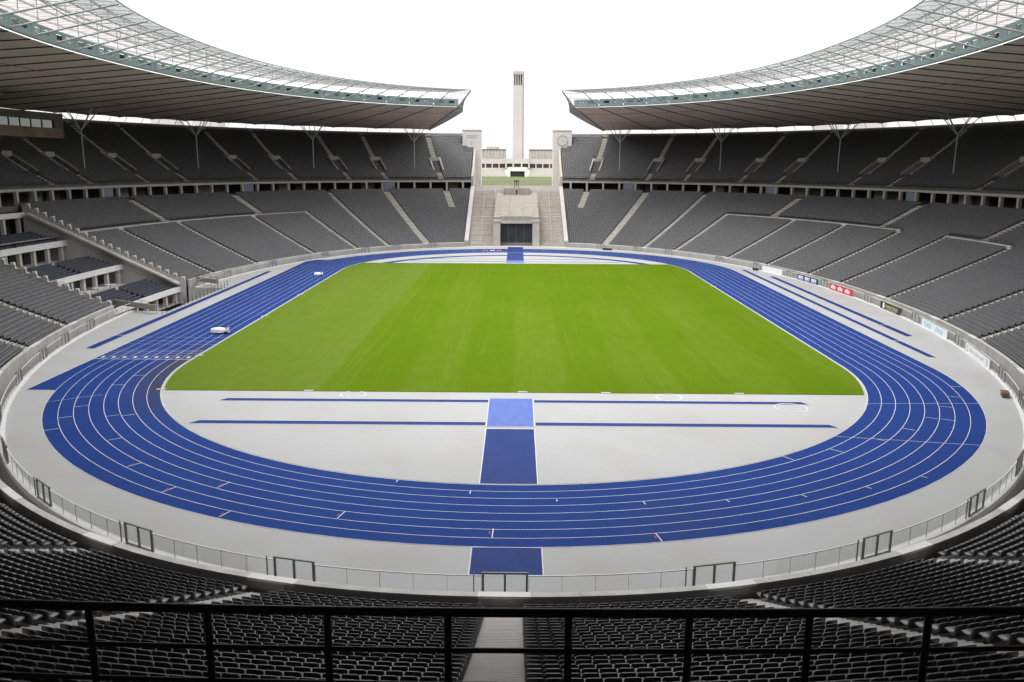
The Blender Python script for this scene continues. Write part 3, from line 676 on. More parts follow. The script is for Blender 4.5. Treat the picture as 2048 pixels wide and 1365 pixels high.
for s in np.arange(138, PER+108, 3.2): mb.tube([Pv(s, 53.0, 31.4), Pv(s, 52.0, 32.6)], .06, 5, False)
mb.build('rim_props', 'dark_steel', roof)
for S, lb in ((105.6, 'right of the gate, beside its stone pillar'), (88.6, 'second to the right of the gate'), (64.8, 'third to the right of the gate'), (38.9, 'fourth to the right of the gate'), (139.3, 'left of the gate, beside its stone pillar'), (156.4, 'second to the left of the gate'), (179.8, 'third to the left of the gate'), (205.4, 'fourth to the left of the gate, beside the press cabin'), (230, None), (14, None), (262, None), (479, None)):
    c = Pv(S, 39.4, float(zu(39.2)))
    t_ = thing('roof_column', 'slender grey steel column branching under the roof, '+(lb or 'far out along the upper stand'), 'column', c, 'branching columns in the upper stand')
    fk = Pv(S, 39.4, 28.4); mb = MB(); mb.tube([c-[0, 0, .5], fk], [.15, .13], 8); mb.build('shaft', 'tube_steel', t_)
    rr = ratio(S, 39.4)
    for ds_, dd in ((-4.2, 0), (4.2, 0), (-1.6, -5), (1.6, -5), (-1.6, 5), (1.6, 5)):
        e = Pv(S+ds_/rr, 39.4+dd, float(zm(39.4+dd))-.3); MB().tube([fk-[0, 0, .15], e], [.12, .08], 7).build('branch', 'tube_steel', t_)
for S, dd, lb in ((229.5, 33, 'white saucer lamp hanging from the roof above the press cabin'), (26.5, 46, 'white saucer lamp hanging under the roof on the far right')):
    c = Pv(S, dd, float(zm(dd))-1.0); t_ = thing('hanging_lamp', lb, 'lamp', c)
    MB().lathe(c, [(.75, 0), (.8, .12), (.3, .3)], 14).build('lamp_shade', 'white_print', t_); MB().tube([c+[0, 0, .3], c+[0, 0, .8]], .05, 6).build('stem', 'dark_steel', t_)

# ------------------------------------------------------------------ the open gate with its stair, portal and stone pillars
gate = thing('marathon_gate', 'stone stairway with a dark tunnel portal filling the gap between the stands', 'gate', (0, 96, 0))
# flights of steps either side
for sg in (-1, 1):
    x0, x1 = sorted((sg*6.2, sg*13.0)); k = 36
    for i in range(k):
        y0 = 95.2+i*(31.6/k); z = .38*(i+1)
        if i in (17, 18): continue
        MB().box(x0, x1, y0, y0+31.6/k+.0, z-.9, z).build('step', 'limestone' if i % 3 else 'stair_stone', gate)
    y0 = 95.2+17*(31.6/k); MB().box(x0, x1, y0, y0+2*31.6/k, .38*18-.6, .38*18+.2).build('landing', 'limestone', gate)
    for xr in (sg*9.6, sg*6.35):
        mb = MB(); a = np.array([xr, 95.2, .4]); b = np.array([xr, 126.5, 13.7]); mb.tube([a+[0, 0, 1.0], b+[0, 0, 1.0]], .05, 5)
        for q in np.linspace(0, 1, 16): mb.tube([a+(b-a)*q, a+(b-a)*q+[0, 0, 1.0]], .04, 5, False)
        mb.build('handrail', 'light_steel', gate)
    # outer wall following the slope of the stands
    xw0, xw1 = sorted((sg*13.0, sg*13.85))
    v = [(x, y, z) for x in (xw0, xw1) for y, z in ((94.3, 0), (94.3, 1.6), (127.5, 15.0), (131, 15.0), (131, 0))]
    MB().add(v, [(0, 1, 2, 3, 4), (9, 8, 7, 6, 5), (0, 5, 6, 1), (1, 6, 7, 2), (2, 7, 8, 3), (3, 8, 9, 4)]).build('flank_wall', 'limestone', gate)
    v = [(x, y, z) for x in (xw0-.12, xw1+.12) for y, z in ((94.1, 1.3), (94.1, 1.75), (127.5, 15.2), (127.5, 14.8))]
    MB().add(v, [(0, 1, 2, 3), (7, 6, 5, 4), (0, 4, 5, 1), (1, 5, 6, 2), (2, 6, 7, 3), (3, 7, 4, 0)]).build('flank_coping', 'pale_stone', gate)
    # upper part of the same wall beside the upper seats
    xw0, xw1 = sorted((sg*13.25, sg*13.9))
    v = [(x, y, z) for x in (xw0, xw1) for y, z in ((128.0, 13.9), (128.0, 18.2), (134, 20.6), (144.1, 26.6), (144.1, 13.9))]
    MB().add(v, [(0, 1, 2, 3, 4), (9, 8, 7, 6, 5), (0, 5, 6, 1), (1, 6, 7, 2), (2, 7, 8, 3), (3, 8, 9, 4)]).build('cheek_wall', 'limestone', gate)
    # inner cheeks of the tunnel mouth
    xi0, xi1 = sorted((sg*4.35, sg*6.2))
    MB().box(xi0, xi1, 94.6, 101, 0, 6.6).build('portal_pier', 'limestone', gate)
    MB().box(xi0-.1, xi1+.1, 94.4, 96.4, 6.6, 7.1).build('portal_cap', 'limestone', gate)
# sloping block between the flights, laid in broad slabs
for i in range(9):
    y0, y1 = 100.22+i*3.0, 100.22+i*3.0+2.98; z0, z1 = 7.55+i*.668, 7.55+(i+1)*.668
    for j in range(3):
        xa = -6.15+j*4.1+.015; xb = xa+4.07; q = random.uniform(-.015, .015)
        MB().add([(x, y, z) for x in (xa, xb) for y, z in ((y0, 5), (y0, z0+q), (y1, z1+q), (y1, 5))], [(0, 1, 2, 3), (7, 6, 5, 4), (0, 4, 5, 1), (1, 5, 6, 2), (2, 6, 7, 3)]).build('slab', 'weathered_stone', gate)
MB().box(-4.34, 4.34, 97.8, 100.2, 6.35, 7.9).build('lintel', 'weathered_stone', gate)
MB().box(-4.34, 4.34, 97.4, 98.2, 6.0, 6.7).build('lintel_trim', 'limestone', gate)
MB().box(-4.34, 4.34, 100.21, 100.3, 0, 6.3).build('tunnel_back', 'door_dark', gate)
for k in range(4):
    xa = -4.3+k*2.15; f = MB().box(xa+.04, xa+2.1, 98.6, 98.7, .75, 6.2).build('door', 'door_dark', gate)
    MB().box(xa+2.06, xa+2.13, 98.5, 98.59, .7, 6.2).build('door_post', 'grey_steel', gate)
MB().box(-4.34, 4.34, 98.45, 98.75, 0, .74).build('door_sill', 'grey_steel', gate)
MB().box(-13.8, 13.8, 94.0, 97.0, -.02, .06).build('forecourt', 'pale_stone', gate)
MB().box(-13.0, 13.0, 126.9, 131.2, 10, 13.86).build('platform', 'limestone', gate)
MB().box(-12.9, 12.9, 131.2, 131.8, 13, 15.3).build('platform_wall', 'pale_stone', gate)
MB().box(-13.0, -3.9, 126.3, 126.9, 12.6, 14.25).build('platform_parapet', 'pale_stone', gate); MB().box(3.9, 13.0, 126.3, 126.9, 12.6, 14.25).build('platform_parapet', 'pale_stone', gate)
for sg in (-1, 1): MB().box(*sorted((sg*.25, sg*3.9)), 123.6, 127.4, 10, 14.75).build('altar_block', 'weathered_stone', gate)
MB().box(-.25, .25, 124.0, 127.4, 10, 14.3).build('altar_slot', 'shade_interior', gate)
MB().quad((-13.8, 131.5, 13.9), (13.8, 131.5, 13.9), (40, 168.5, 13.5), (-40, 168.5, 13.5)).build('plaza_paving', 'pale_stone', kind='structure')
fe = thing('terrace_railing', 'thin steel railing along the top of the gate platform before the lawn', 'railing', (0, 131.5, 15.3))
for z in (16.75, 16.1): MB().tube([(-11.5, 131.5, z), (11.5, 131.5, z)], .035, 5).build('rail', 'grey_steel', fe)
for k in range(31):
    x = -11.4+k*.76; MB().tube([(x, 131.5, 15.3), (x, 131.5, 16.8)], .05, 5).build('baluster', 'grey_steel', fe)
tr = thing('fire_bowl_tripod', 'dark tripod with a shallow fire bowl standing on the gate platform', 'tripod', (-.1, 126.6, 14.75))
MB().lathe((-.1, 126.6, 14.75), [(.15, 1.75), (.6, 1.9), (.82, 2.15), (.82, 2.25), (.6, 2.2)], 14).build('bowl', 'dark_steel', tr)
for k in range(3):
    a = R(90+120*k); MB().tube([(-.1+.72*math.cos(a), 126.6+.6*math.sin(a), 14.75), (-.1+.6*math.cos(a), 126.6+.5*math.sin(a), 16.75)], .09, 6).build('leg', 'dark_steel', tr)
an = np.linspace(0, 2*np.pi, 17); MB().tube([(-.1+.6*math.cos(a), 126.6+.55*math.sin(a), 15.9) for a in an], .04, 5, False).build('ring', 'dark_steel', tr)
for sg, lb in ((-1, 'blocky stone gate pillar with a faint carved inscription, left of the gap'), (1, 'blocky stone gate pillar carrying a round clock, right of the gap')):
    t_ = thing('gate_pillar', lb, 'pillar', (sg*15, 146, 13.9), 'stone pillars of the gate')
    x0, x1 = sorted((sg*11.6, sg*17.5))
    xs0, xs1 = sorted((sg*11.6, sg*14.1))
    for za, zb in ((13.9, 17.2), (17.2, 20.2), (20.2, 23.2), (23.2, 25.9)): MB().box(xs0+.02, xs1-.02, 144.22, 152, za+.01, zb-.01).build('stone_course', 'pale_stone', t_)
    for k, (za, zb) in enumerate(((25.9, 28.4), (28.4, 30.3), (30.3, 32.2))):
        MB().box(x0+.02, x1-.02, 144.2, 152, za+.01, zb-.01).build('stone_course', 'pale_stone', t_)
    xc = (x0+x1)/2
    if sg > 0:
        an = np.arange(32)*2*np.pi/32; k = 32
        for r0, r1, y0, mt, nm in ((1.42, 1.68, 144.0, 'stair_stone', 'clock_rim'), (0, 1.4, 144.12, 'pale_stone', 'clock_face')):
            v = [(xc+r*math.cos(a), y, 29.3+r*math.sin(a)) for r, y in ((r1, 144.25), (r1, y0), (max(r0, .02), y0)) for a in an]
            MB().add(v, [(i*k+j, i*k+(j+1) % k, (i+1)*k+(j+1) % k, (i+1)*k+j) for i in range(2) for j in range(k)]).build(nm, mt, t_)
        for a, L in ((R(90), 1.1), (R(200), .8), (R(-30), .8)): MB().beam((xc, 144.08, 29.3), (xc+L*math.cos(a), 144.08, 29.3+L*math.sin(a)), .04, .1).build('hand', 'stair_stone', t_)
    else:
        for za, xa, xb in ((30.6, -1.7, 1.9), (30.0, -1.6, 1.7), (28.6, -.12, .12), (27.8, -.12, .12)):
            MB().box(xc+xa, xc+xb, 144.12, 144.25, za, za+(.35 if xb > 1 else .7)).build('carved_line', 'stair_stone', t_)
    MB().box(x0-.1, x1+.1, 144.0, 152.2, 32.2, 32.5).build('cap', 'limestone', t_)

# ------------------------------------------------------------------ far side of the lawn: terrace hall and bell tower
bt = thing('bell_tower', 'tall slim pale stone bell tower with four dark slots near its top', 'tower', (0, 490, 13))
MB().box(-3.45, 3.35, 489, 500, 13, 76.5).build('shaft', 'pale_stone', bt)
MB().box(3.36, 4.4, 489.8, 500, 13, 83.8).build('side_fin', 'limestone', bt)
MB().box(-3.45, 3.35, 496, 500, 76.5, 84).build('belfry_core', 'grey_steel', bt)
for x in (-3.2, -1.6, 0, 1.6, 3.15): MB().box(x-.22, x+.22, 489, 490.2, 76.5, 84).build('mullion', 'pale_stone', bt)
MB().box(-3.55, 4.4, 489, 500, 84, 86.1).build('cap', 'limestone', bt)
hall = thing('memorial_hall', 'long low pale stone grandstand hall with a row of dark windows beyond the lawn', 'building', (0, 470, 13))
for sg in (-1, 1):
    xa, xb = sorted((sg*8.2, sg*70))
    for q in range(7):
        MB().box(xa, xb, 463+q*1.4, 464.4+q*1.4, 12.8, 13.8+q*.75).build('terrace_step', 'wall_panel_far', hall)
    MB().box(xa, xb, 472.8, 474, 18.3, 19.15).build('window_sill', 'pale_stone', hall)
    MB().box(xa, xb, 473.9, 482, 13, 26.0).build('wall', 'pale_stone', hall) if False else None
    MB().box(xa, xb, 474.2, 482, 13, 22.0).build('inner_wall', 'pale_stone', hall)
    MB().box(xa, xb, 472.8, 482, 22.0, 26.1).build('upper_wall', 'pale_stone', hall)
    MB().box(xa, xb, 472.5, 483, 26.1, 26.5).build('roof', 'limestone', hall)
    k = 13
    for i in range(k):
        w = 62/k; x = sg*8.2+sg*w*(i+.5)
        MB().box(x-w*.40, x+w*.40, 474.0, 474.15, 19.2, 21.95).build('window', 'shade_interior', hall)
        MB().box(x+sg*w*.5-.42, x+sg*w*.5+.42, 472.9, 474.1, 19.15, 22.0).build('window_pier', 'pale_stone', hall)
    MB().box(xa, xb, 488, 489, 26.5, 31.7).build('attic_wall', 'stair_stone', hall)
    for i in range(26):
        x = sg*9+sg*i*2.35; MB().box(x-.22, x+.22, 487.6, 487.95, 26.5, 31.6).build('attic_pier', 'pale_stone', hall)
    MB().box(xa, xb, 487.4, 489.2, 31.7, 32.2).build('attic_cornice', 'shade_interior', hall)
MB().box(-22, -13.4, 487.5, 490, 32.2, 33.9).build('roof_hut', 'stair_stone', hall)
MB().box(-8.2, 8.2, 468, 480, 22.2, 25.6).build('pavilion_wall', 'pale_stone', hall)
MB().box(-8.2, 8.2, 470, 480, 13, 22.2).build('pavilion_core', 'shade_interior', hall)
for x in (-8.0, -2.9, 2.9, 8.0): MB().box(x-.5, x+.5, 468, 469.9, 19, 22.2).build('pavilion_pier', 'pale_stone', hall)
v = [(-8, 466, 13.2), (-5.0, 465, 13.2), (-5.0, 465, 17), (5.0, 465, 17), (5.0, 465, 13.2), (8, 466, 13.2), (9.2, 466, 17.2), (6.5, 465, 19.8), (-6.5, 465, 19.8), (-9.2, 466, 17.2)]
v2 = [(x, y+3.5, z) for x, y, z in v]
MB().add(v+v2, [(0, 1, 2, 9), (2, 3, 7, 8), (9, 2, 8), (3, 4, 5, 6), (3, 6, 7)]+[(i, (i+1) % 10, 10+(i+1) % 10, 10+i)[::-1] for i in range(10)]).build('balcony', 'white_paint', hall)
MB().box(-4.9, 4.9, 467.5, 467.8, 13.2, 17.2).build('doorway', 'door_dark', hall)
for x, z, lb in ((-14.6, 26.5, 'dark stone lion figure on the hall roof left of the tower'), (9.4, 25.7, 'dark stone figure on the hall roof right of the tower')):
    q = MB(); q.lathe((x, 474, z), [(.55, 0), (.5, .9), (.35, 1.6), (.42, 2.1), (.25, 2.7), (.05, 2.9)], 8); tag(q.build('roof_statue', 'stair_stone'), lb, 'statue', 'statues on the hall roof')
for i, (x, y) in enumerate(((-123, 171.8), (-109.8, 176.8), (110.4, 176.8), (123.3, 171.8))):
    t_ = thing('stone_tower', ['reddish stone tower peeping over the left rim, farther from the gate', 'reddish stone tower peeping over the left rim, nearer the gate', 'reddish stone tower peeping over the right rim, nearer the gate', 'reddish stone tower peeping over the right rim, farther from the gate'][i], 'tower', (x, y, 13), 'stone towers behind the stands')
    MB().box(x-4.2, x+4.2, y-4, y+4, 13, 37.5).build('shaft', 'pale_stone', t_)
    MB().box(x-4.5, x+4.5, y-4.3, y+4.3, 37.5, 38).build('cap', 'limestone', t_)

# ------------------------------------------------------------------ glass fence round the arena, gates and advertising boards
GATES = [367.1+.0, 355.9, 345.2, 334.0, 323.2, 312.4, 298.4, 287.6, 279.0, 269.7, 378.1, 388.9, 399.9, 410.4, 420.5, 430.6, 441, 458.6, 474.6, 2.8, 20.2, 33.8, 47, 61, 78.5, 88.5, 99.3, 145.6, 156.4, 166, 180, 199.3, 217.0]
order_l = sorted([s for s in GATES if 125 < s < 366], reverse=True); order_r = sorted([(s if s > 300 else s+PER) for s in GATES if s > 368 or s < 120])
def gate_lines():
    yield 367.1, 'grey three-post steel gate in the glass fence at the foot of the central stairs'
    for i, s in enumerate(order_l): yield s, f'grey three-post steel gate in the glass fence, {nth(i+1)} one clockwise from the central stairs'
    for i, s in enumerate(order_r): yield s, f'grey three-post steel gate in the glass fence, {nth(i+1)} one anticlockwise from the central stairs'
for s, lb in gate_lines():
    p_, n_ = base(np.array(s)); n3 = np.array([*n_, 0]); t3 = np.array([-n_[1], n_[0], 0]); o = np.array([*(p_+n_*.12), .1]); w = 1.12
    t_ = thing('fence_gate', lb, 'gate', o, 'steel gates in the arena fence')
    for x in (-w, 0, w): MB().frame_box(o, t3, n3, (0, 0, 1), x-.055, x+.055, -.05, .05, 0, 1.26).build('post', 'grey_steel', t_)
    MB().frame_box(o, t3, n3, (0, 0, 1), -w-.07, w+.07, -.05, .05, 1.26, 1.33).build('top_bar', 'grey_steel', t_)
    MB().frame_box(o, t3, n3, (0, 0, 1), -w+.071, -.071, -.03, .03, .03, .09).build('sill', 'grey_steel', t_); MB().frame_box(o, t3, n3, (0, 0, 1), .071, w-.071, -.03, .03, .03, .09).build('sill', 'grey_steel', t_)
    for x0, x1 in ((-w+.08, -.08), (.08, w-.08)): MB().frame_box(o, t3, n3, (0, 0, 1), x0, x1, -.004, .004, .1, 1.25).build('gate_glass', 'fence_glass', t_)
    MB().frame_box(o, t3, n3, (0, 0, 1), -w-.5, -w-.45, -.03, .03, 0, 1.3).build('latch_post', 'grey_steel', t_)
fence = thing('glass_fence', 'waist high frameless glass fence with a thin pale top rail round the arena', 'fence')
mul = MB(); rail = MB()
gs = sorted(x % PER for x in GATES); stops = []
for a, b in zip(gs, gs[1:]+[gs[0]+PER]):
    a, b = a+1.2, b-1.2
    if a < AX < b: stops += [(a, AX-13.4), (AX+13.4, b)]
    elif a < (VA+VB)/2 < b: stops += [(a, PA-.3), (PB+.3, b)]
    else: stops.append((a, b))
for a, b in stops:
    k = max(1, round((b-a)/1.66)); e = np.linspace(a, b, k+1)
    for q in range(k):
        MB().sweep([(.11, .12), (.11, 1.20)], np.linspace(e[q]+.02, e[q+1]-.02, 3), closed=False).build('glass_pane', 'fence_glass', fence)
    for q in range(k+1):
        p_, n_ = base(np.array(e[q])); mul.frame_box(np.array([*(p_+n_*.11), .1]), (-n_[1], n_[0], 0), (*n_, 0), (0, 0, 1), -.009, .009, -.02, .02, 0, 1.1)
    rail.sweep([(.08, 1.20), (.08, 1.25), (.145, 1.25), (.145, 1.20)], np.linspace(a, b, 2*k+1))
rail.build('top_rail', 'white_print', fence, kind='stuff'); mul.build('mullions', 'light_steel', fence, kind='stuff')
def banner(Sa, Sb, mat, label, slant=0):
    a, b = Pv(Sb, -.12, .08), Pv(Sa, -.12, .08)      # a = left end as read from the arena
    X = (b-a); L = np.linalg.norm(X); X /= L; Z = np.array([0, 0, 1.]); Y = np.cross(Z, X)
    t_ = thing('advertising_board', label, 'board', a, 'advertising boards on the arena fence')
    v = [a+X*x+Z*z+Y*y for y in (0, .06) for x, z in ((0, 0), (L-slant, 0), (L, 1.12), (0, 1.12))]
    MB().add(v, [(0, 1, 2, 3), (7, 6, 5, 4), (0, 4, 5, 1), (1, 5, 6, 2), (2, 6, 7, 3), (3, 7, 4, 0)]).build('board', mat, t_)
    def put(x0, x1, z0, z1, m2, nm='mark'):
        MB().frame_box(a, X, Y, Z, x0, x1, -.02, -.002, z0, z1).build(nm, m2, t_)
    def text(s, x, z, h, m2, wmax):
        cu = bpy.data.curves.new('lettering', 'FONT'); cu.body = s; cu.size = h; cu.extrude = .006; cu.align_x = 'LEFT'; cu.offset = .012
        cu.materials.append(MAT[m2]); o = link(bpy.data.objects.new('lettering', cu), t_)
        M3 = Matrix((tuple(X), tuple(Z), tuple(-Y))).transposed()
        o.rotation_euler = M3.to_euler(); o.location = (X*x+Z*z-Y*.012).tolist()
        bpy.context.view_layer.update()
        w = o.dimensions.x or 1
        me = bpy.data.meshes.new_from_object(o.evaluated_get(bpy.context.evaluated_depsgraph_get())); me.name = 'lettering'
        q = link(bpy.data.objects.new('lettering', me), t_); q.rotation_euler = o.rotation_euler; q.location = o.location; q.scale = (wmax/w, 1, 1)
        nm_ = o.name; bpy.data.objects.remove(o); q.name = 'lettering'
    return L, put, text
L, put, text = banner(36.6, 44.3, 'white_print', 'plain white advertising board at the far end of the right fence')
L, put, text = banner(22.2, 30.4, 'navy_print', 'navy blue advertising board with three white logos')
for k in range(3):
    x = .45+k*2.6; put(x, x+1.35, .38, .92, 'white_print', 'logo'); put(x+.15, x+1.1, .62, .68, 'navy_print', 'logo_bar'); put(x+1.55, x+1.85, .38, .95, 'white_print', 'logo'); put(x, x+1.9, .16, .24, 'white_print', 'logo_line')
L, put, text = banner(8.3, 17.4, 'red_print', 'red advertising board with three white slanted logos')
for k in range(3):
    x = .55+k*2.85; put(x, x+1.9, .30, .80, 'white_print', 'logo'); put(x+.35, x+1.2, .80, .95, 'white_print', 'logo'); put(x+.5, x+.75, .45, .65, 'red_print', 'logo_gap'); put(x+1.3, x+1.5, .45, .65, 'red_print', 'logo_gap')
L, put, text = banner(478.8, 487.0, 'black_print', 'black advertising board with golden capital lettering and white oval', slant=1.0)
text('WARSTEINER', 2.1, .33, .75, 'gold_print', 4.6); put(.95, 1.65, .2, 1.0, 'white_print', 'oval'); put(2.1, 6.0, .14, .2, 'pale_print', 'small_line')
L, put, text = banner(462.2, 471.5, 'white_print', 'white advertising board with pale cyan lettering twice')
text('DKB', 1.0, .28, .85, 'cyan_print', 2.5); text('DKB', 5.3, .28, .85, 'cyan_print', 2.5)
L, put, text = banner(445.4, 455.0, 'white_print', 'white advertising board with grey brackets and small grey wording')
for x in (.5, L-1.2): put(x, x+.55, .15, .97, 'pale_print', 'bracket'); put(x+.14, x+.41, .28, .84, 'white_print', 'bracket_gap')
for k, (w, h) in enumerate(((.5, .5), (.4, .34), (.35, .34), (.55, .34), (.4, .4), (.4, .34), (.5, .34), (.4, .42))): put(1.9+k*.72, 1.9+k*.72+w, .42, .42+h*.8, 'pale_print', 'small_letter')

# ------------------------------------------------------------------ loose things on the track
def cart(c, L, W_, H_, rz, label):
    t_ = thing('covered_cart', label, 'cart', (c[0], c[1], .02), 'white covered equipment on the home straight', rz)
    secs = []; n = 14
    for u in np.linspace(0, 1, 11):
        k = (math.sin(math.pi*min(1, u*1.15+.08)))**.35 if u < .85 else (1-(u-.85)/.15*.55)
        prof = [(math.cos(a)*W_/2*k*abs(math.cos(a))**-.45 if abs(math.cos(a)) > 1e-3 else 0, max(0, math.sin(a))**.55*H_*(.55+.45*k)) for a in np.linspace(0, math.pi, n)]
        secs.append([((u-.5)*L, y, .16+z) for y, z in prof])
    mb = MB().add([q for s in secs for q in s], [(i*n+j, i*n+j+1, (i+1)*n+j+1, (i+1)*n+j) for i in range(10) for j in range(n-1)]+[tuple(range(n)), tuple(range(10*n, 11*n))[::-1]])
    def local(m_, name, mat, sm=False):
        me = bpy.data.meshes.new(name); me.from_pydata(np.concatenate(m_.v).tolist(), [], m_.f); me.materials.append(MAT[mat])
        if sm: me.polygons.foreach_set('use_smooth', [True]*len(me.polygons))
        return link(bpy.data.objects.new(name, me), t_)
    local(mb, 'cover', 'cover_white', True)
    for x in (-L*.32, L*.32):
        for y in (-W_*.36, W_*.36): local(MB().tube([(x, y-.06, .14), (x, y+.06, .14)], .14, 10), 'wheel', 'black_steel')
    local(MB().box(-L*.42, L*.40, -W_*.4, W_*.4, .12, .2), 'chassis', 'dark_steel')
    local(MB().tube([(L*.47, y, .55+.22*math.sin(a)) for a, y in zip(np.linspace(0, 2*math.pi, 13), .28*np.cos(np.linspace(0, 2*math.pi, 13)))], .05, 6, False), 'tow_loop', 'light_steel')
cart((-38.25, -26.3), 2.3, 1.3, .62, R(4), 'white tarpaulin covered cart on the inner lanes, closer one')
cart((-38.9, 31.8), 1.7, 1.3, .55, R(15), 'white tarpaulin covered cart on the inner lanes, far one by the bend')
for i, x in enumerate((-7.6, -5.9, -4.2)):
    t_ = thing('hurdle', f'small red and white hurdle on the far bend, {["left", "middle", "right"][i]} of three', 'hurdle', (x, 75.8, .01), 'hurdles on the far bend')
    MB().box(x-.6, x+.6, 75.78, 75.82, .75, .92).build('bar', 'orange_paint' if i != 1 else 'white_print', t_)
    for q in (-.5, .5): MB().box(x+q-.03, x+q+.03, 75.77, 75.83, .0, .75).build('leg', 'light_steel', t_); MB().box(x+q-.03, x+q+.03, 75.3, 75.83, .0, .05).build('foot', 'light_steel', t_)

for S, w, mt, lb in ((45.9, 1.3, 'dark_steel', 'low dark equipment case by the fence beside the plain white board'), (433.8, 1.3, 'brown_interior', 'low brown wooden case by the fence on the near right bend'), (97.0, 2.4, 'dark_steel', 'long low dark case by the fence, right of the gate forecourt')):
    p_, n_ = base(np.array(S)); n3 = np.array([*n_, 0]); t3 = np.array([-n_[1], n_[0], 0]); o = np.array([*(p_-n_*.75), .005])
    t_ = thing('equipment_case', lb, 'case', o, 'cases standing by the fence')
    MB().frame_box(o, t3, n3, (0, 0, 1), -w/2, w/2, -.3, .3, .06, .42).build('body', mt, t_)
    MB().frame_box(o, t3, n3, (0, 0, 1), -w/2-.03, w/2+.03, -.33, .33, .424, .50).build('lid', mt, t_)
    for q in (-w/2+.12, w/2-.12): MB().frame_box(o, t3, n3, (0, 0, 1), q-.05, q+.05, -.28, .28, 0, .058).build('skid', 'black_steel', t_)

# ------------------------------------------------------------------ seats
def seat_mesh_low():      # facing -y: pan and back, 18 triangles
    v = []; f = []
    def bx(x0, x1, pts, faces):       # pts: (y, z) quad profile
        o = len(v)
        for x in (x0, x1): v.extend([(x, y, z) for y, z in pts])
        for q in faces: f.append(tuple(o+i for i in q))
    bx(-.225, .225, [(-.06, .37), (-.06, .45), (.34, .42), (.34, .34)], [(0, 4, 5, 1), (1, 5, 6, 2), (0, 1, 2, 3), (7, 6, 5, 4)])
    bx(-.23, .23, [(.33, .38), (.385, .78), (.435, .78), (.38, .36)], [(0, 4, 5, 1), (1, 5, 6, 2), (2, 6, 7, 3), (0, 1, 2, 3), (7, 6, 5, 4)])
    return np.array(v), f
def back_mesh():          # rounded back shell with rolled top
    prof = [(-.236, .36), (-.240, .62), (-.238, .71), (-.222, .765), (-.18, .795), (0, .802), (.18, .795), (.222, .765), (.238, .71), (.240, .62), (.236, .36)]
    m_ = MB(); k = len(prof); cv = lambda x: .012*(1-(x/.23)**2); yb = lambda z: .335+.085*(z-.36)/.47
    fr = [(x, yb(z)+cv(x), z-(.006 if z > .6 else 0)) for x, z in prof]; rim = [(x*.985, yb(z)+cv(x)+.012, z) for x, z in prof]
    rim2 = [(x*.985, yb(z)+cv(x)+.034, z-.002) for x, z in prof]; bk = [(x*.965, yb(z)+cv(x)+.040, z-(.018 if z > .6 else 0)) for x, z in prof]
    r_ = [fr, rim, rim2, bk]
    m_.add(sum(r_, []), [tuple(range(k))[::-1]]+[(q*k+i, q*k+i+1, (q+1)*k+i+1, (q+1)*k+i) for q in range(3) for i in range(k-1)]+[tuple(range(3*k, 4*k))])
    return m_
def pan_mesh():
    m_ = MB(); m_.add([(x, y, z) for x in (-.21, .21) for y, z in ((-.08, .385), (-.06, .455), (.16, .425), (.36, .44), (.36, .38))], [(0, 5, 6, 1), (1, 6, 7, 2), (2, 7, 8, 3), (3, 8, 9, 4), (4, 9, 5, 0), (0, 1, 2, 3, 4), (9, 8, 7, 6, 5)])
    return m_
def foot_mesh():
    m_ = MB(); m_.add([(x, y, z) for x in (-.035, .035) for y, z in ((.28, 0), (.22, .385), (.36, .385), (.36, 0))], [(0, 4, 5, 1), (1, 5, 6, 2), (2, 6, 7, 3), (0, 1, 2, 3), (7, 6, 5, 4)])
    return m_
rows = []        # x, y, z, heading of every seat
meta = []
def fill(ds, zf, s0f, s1f, aisles, excl, tagv, yoff, gap0=.15):
    for ri, dd in enumerate(ds):
        d_ = dd+yoff; lo, hi = s0f(d_), s1f(d_)
        cuts = []
        for a in aisles:
            if not (a.d0-.3 <= dd <= a.d1): continue
            for k in (0, 1):
                s = a.S+k*PER
                if lo < s < hi: cuts.append((s, a.w/2/ratio(a.S, d_)))
        for (sa, sb, da, db, full) in excl:
            if da <= dd <= db:
                for k in (0, 1):
                    c0, c1 = sa+k*PER, sb+k*PER
                    if c1 > lo and c0 < hi: cuts.append(((c0+c1)/2, (c1-c0)/2))
        cuts.sort(); spans = []; cur = lo+gap0
        for c, h in cuts:
            if c-h > cur: spans.append((cur, c-h))
            cur = max(cur, c+h)
        if hi-gap0 > cur: spans.append((cur, hi-gap0))
        z = float(zf(dd))
        for si, (a, b) in enumerate(spans):
            Ss = np.linspace(a, b, max(3, int((b-a)*2))); q = P(Ss, d_, z); L = np.r_[0, np.cumsum(np.hypot(*np.diff(q[:, :2], axis=0).T))]
            k = int(L[-1]/.50)
            if k < 1: continue
            Sx = np.interp((np.arange(k)+.5)*L[-1]/k, L, Ss); q = P(Sx, d_, z); _, n_ = base(Sx)
            hd = np.arctan2(-n_[:, 0], n_[:, 1])
            rows.append(np.c_[q, hd]); meta.append(np.c_[np.full(k, tagv), np.full(k, ri), Sx])
exc_low = [(lo-.3, hi+.3, 21.4, 22.9, 1) for lo, hi in CROSS]
fill(DL, zl, lambda d: gS(d, LEFT), lambda d: VA-.1, LOW, exc_low, 0, .22)
fill(DL, zl, lambda d: VB+.1, lambda d: gS(d, RIGHT)+PER, LOW, exc_low, 0, .22)
exc_up = []
for a in UPP:
    h = 1.95/ratio(a.S, 42); exc_up.append((a.S-h, a.S+h, 37.95, 45.2, 1))
exc_up.append((136.5-9.6, 131.0, 47.5, 60, 1)); exc_up.append((113.8, 118, 47.5, 60, 1))
fill(DU, zu, lambda d: gS(d, LEFT), lambda d: 268, UPP, exc_up, 1, .2)
fill(DU, zu, lambda d: 466, lambda d: gS(d, RIGHT)+PER, UPP, exc_up, 1, .2)
SE = np.concatenate(rows); ME = np.concatenate(meta)
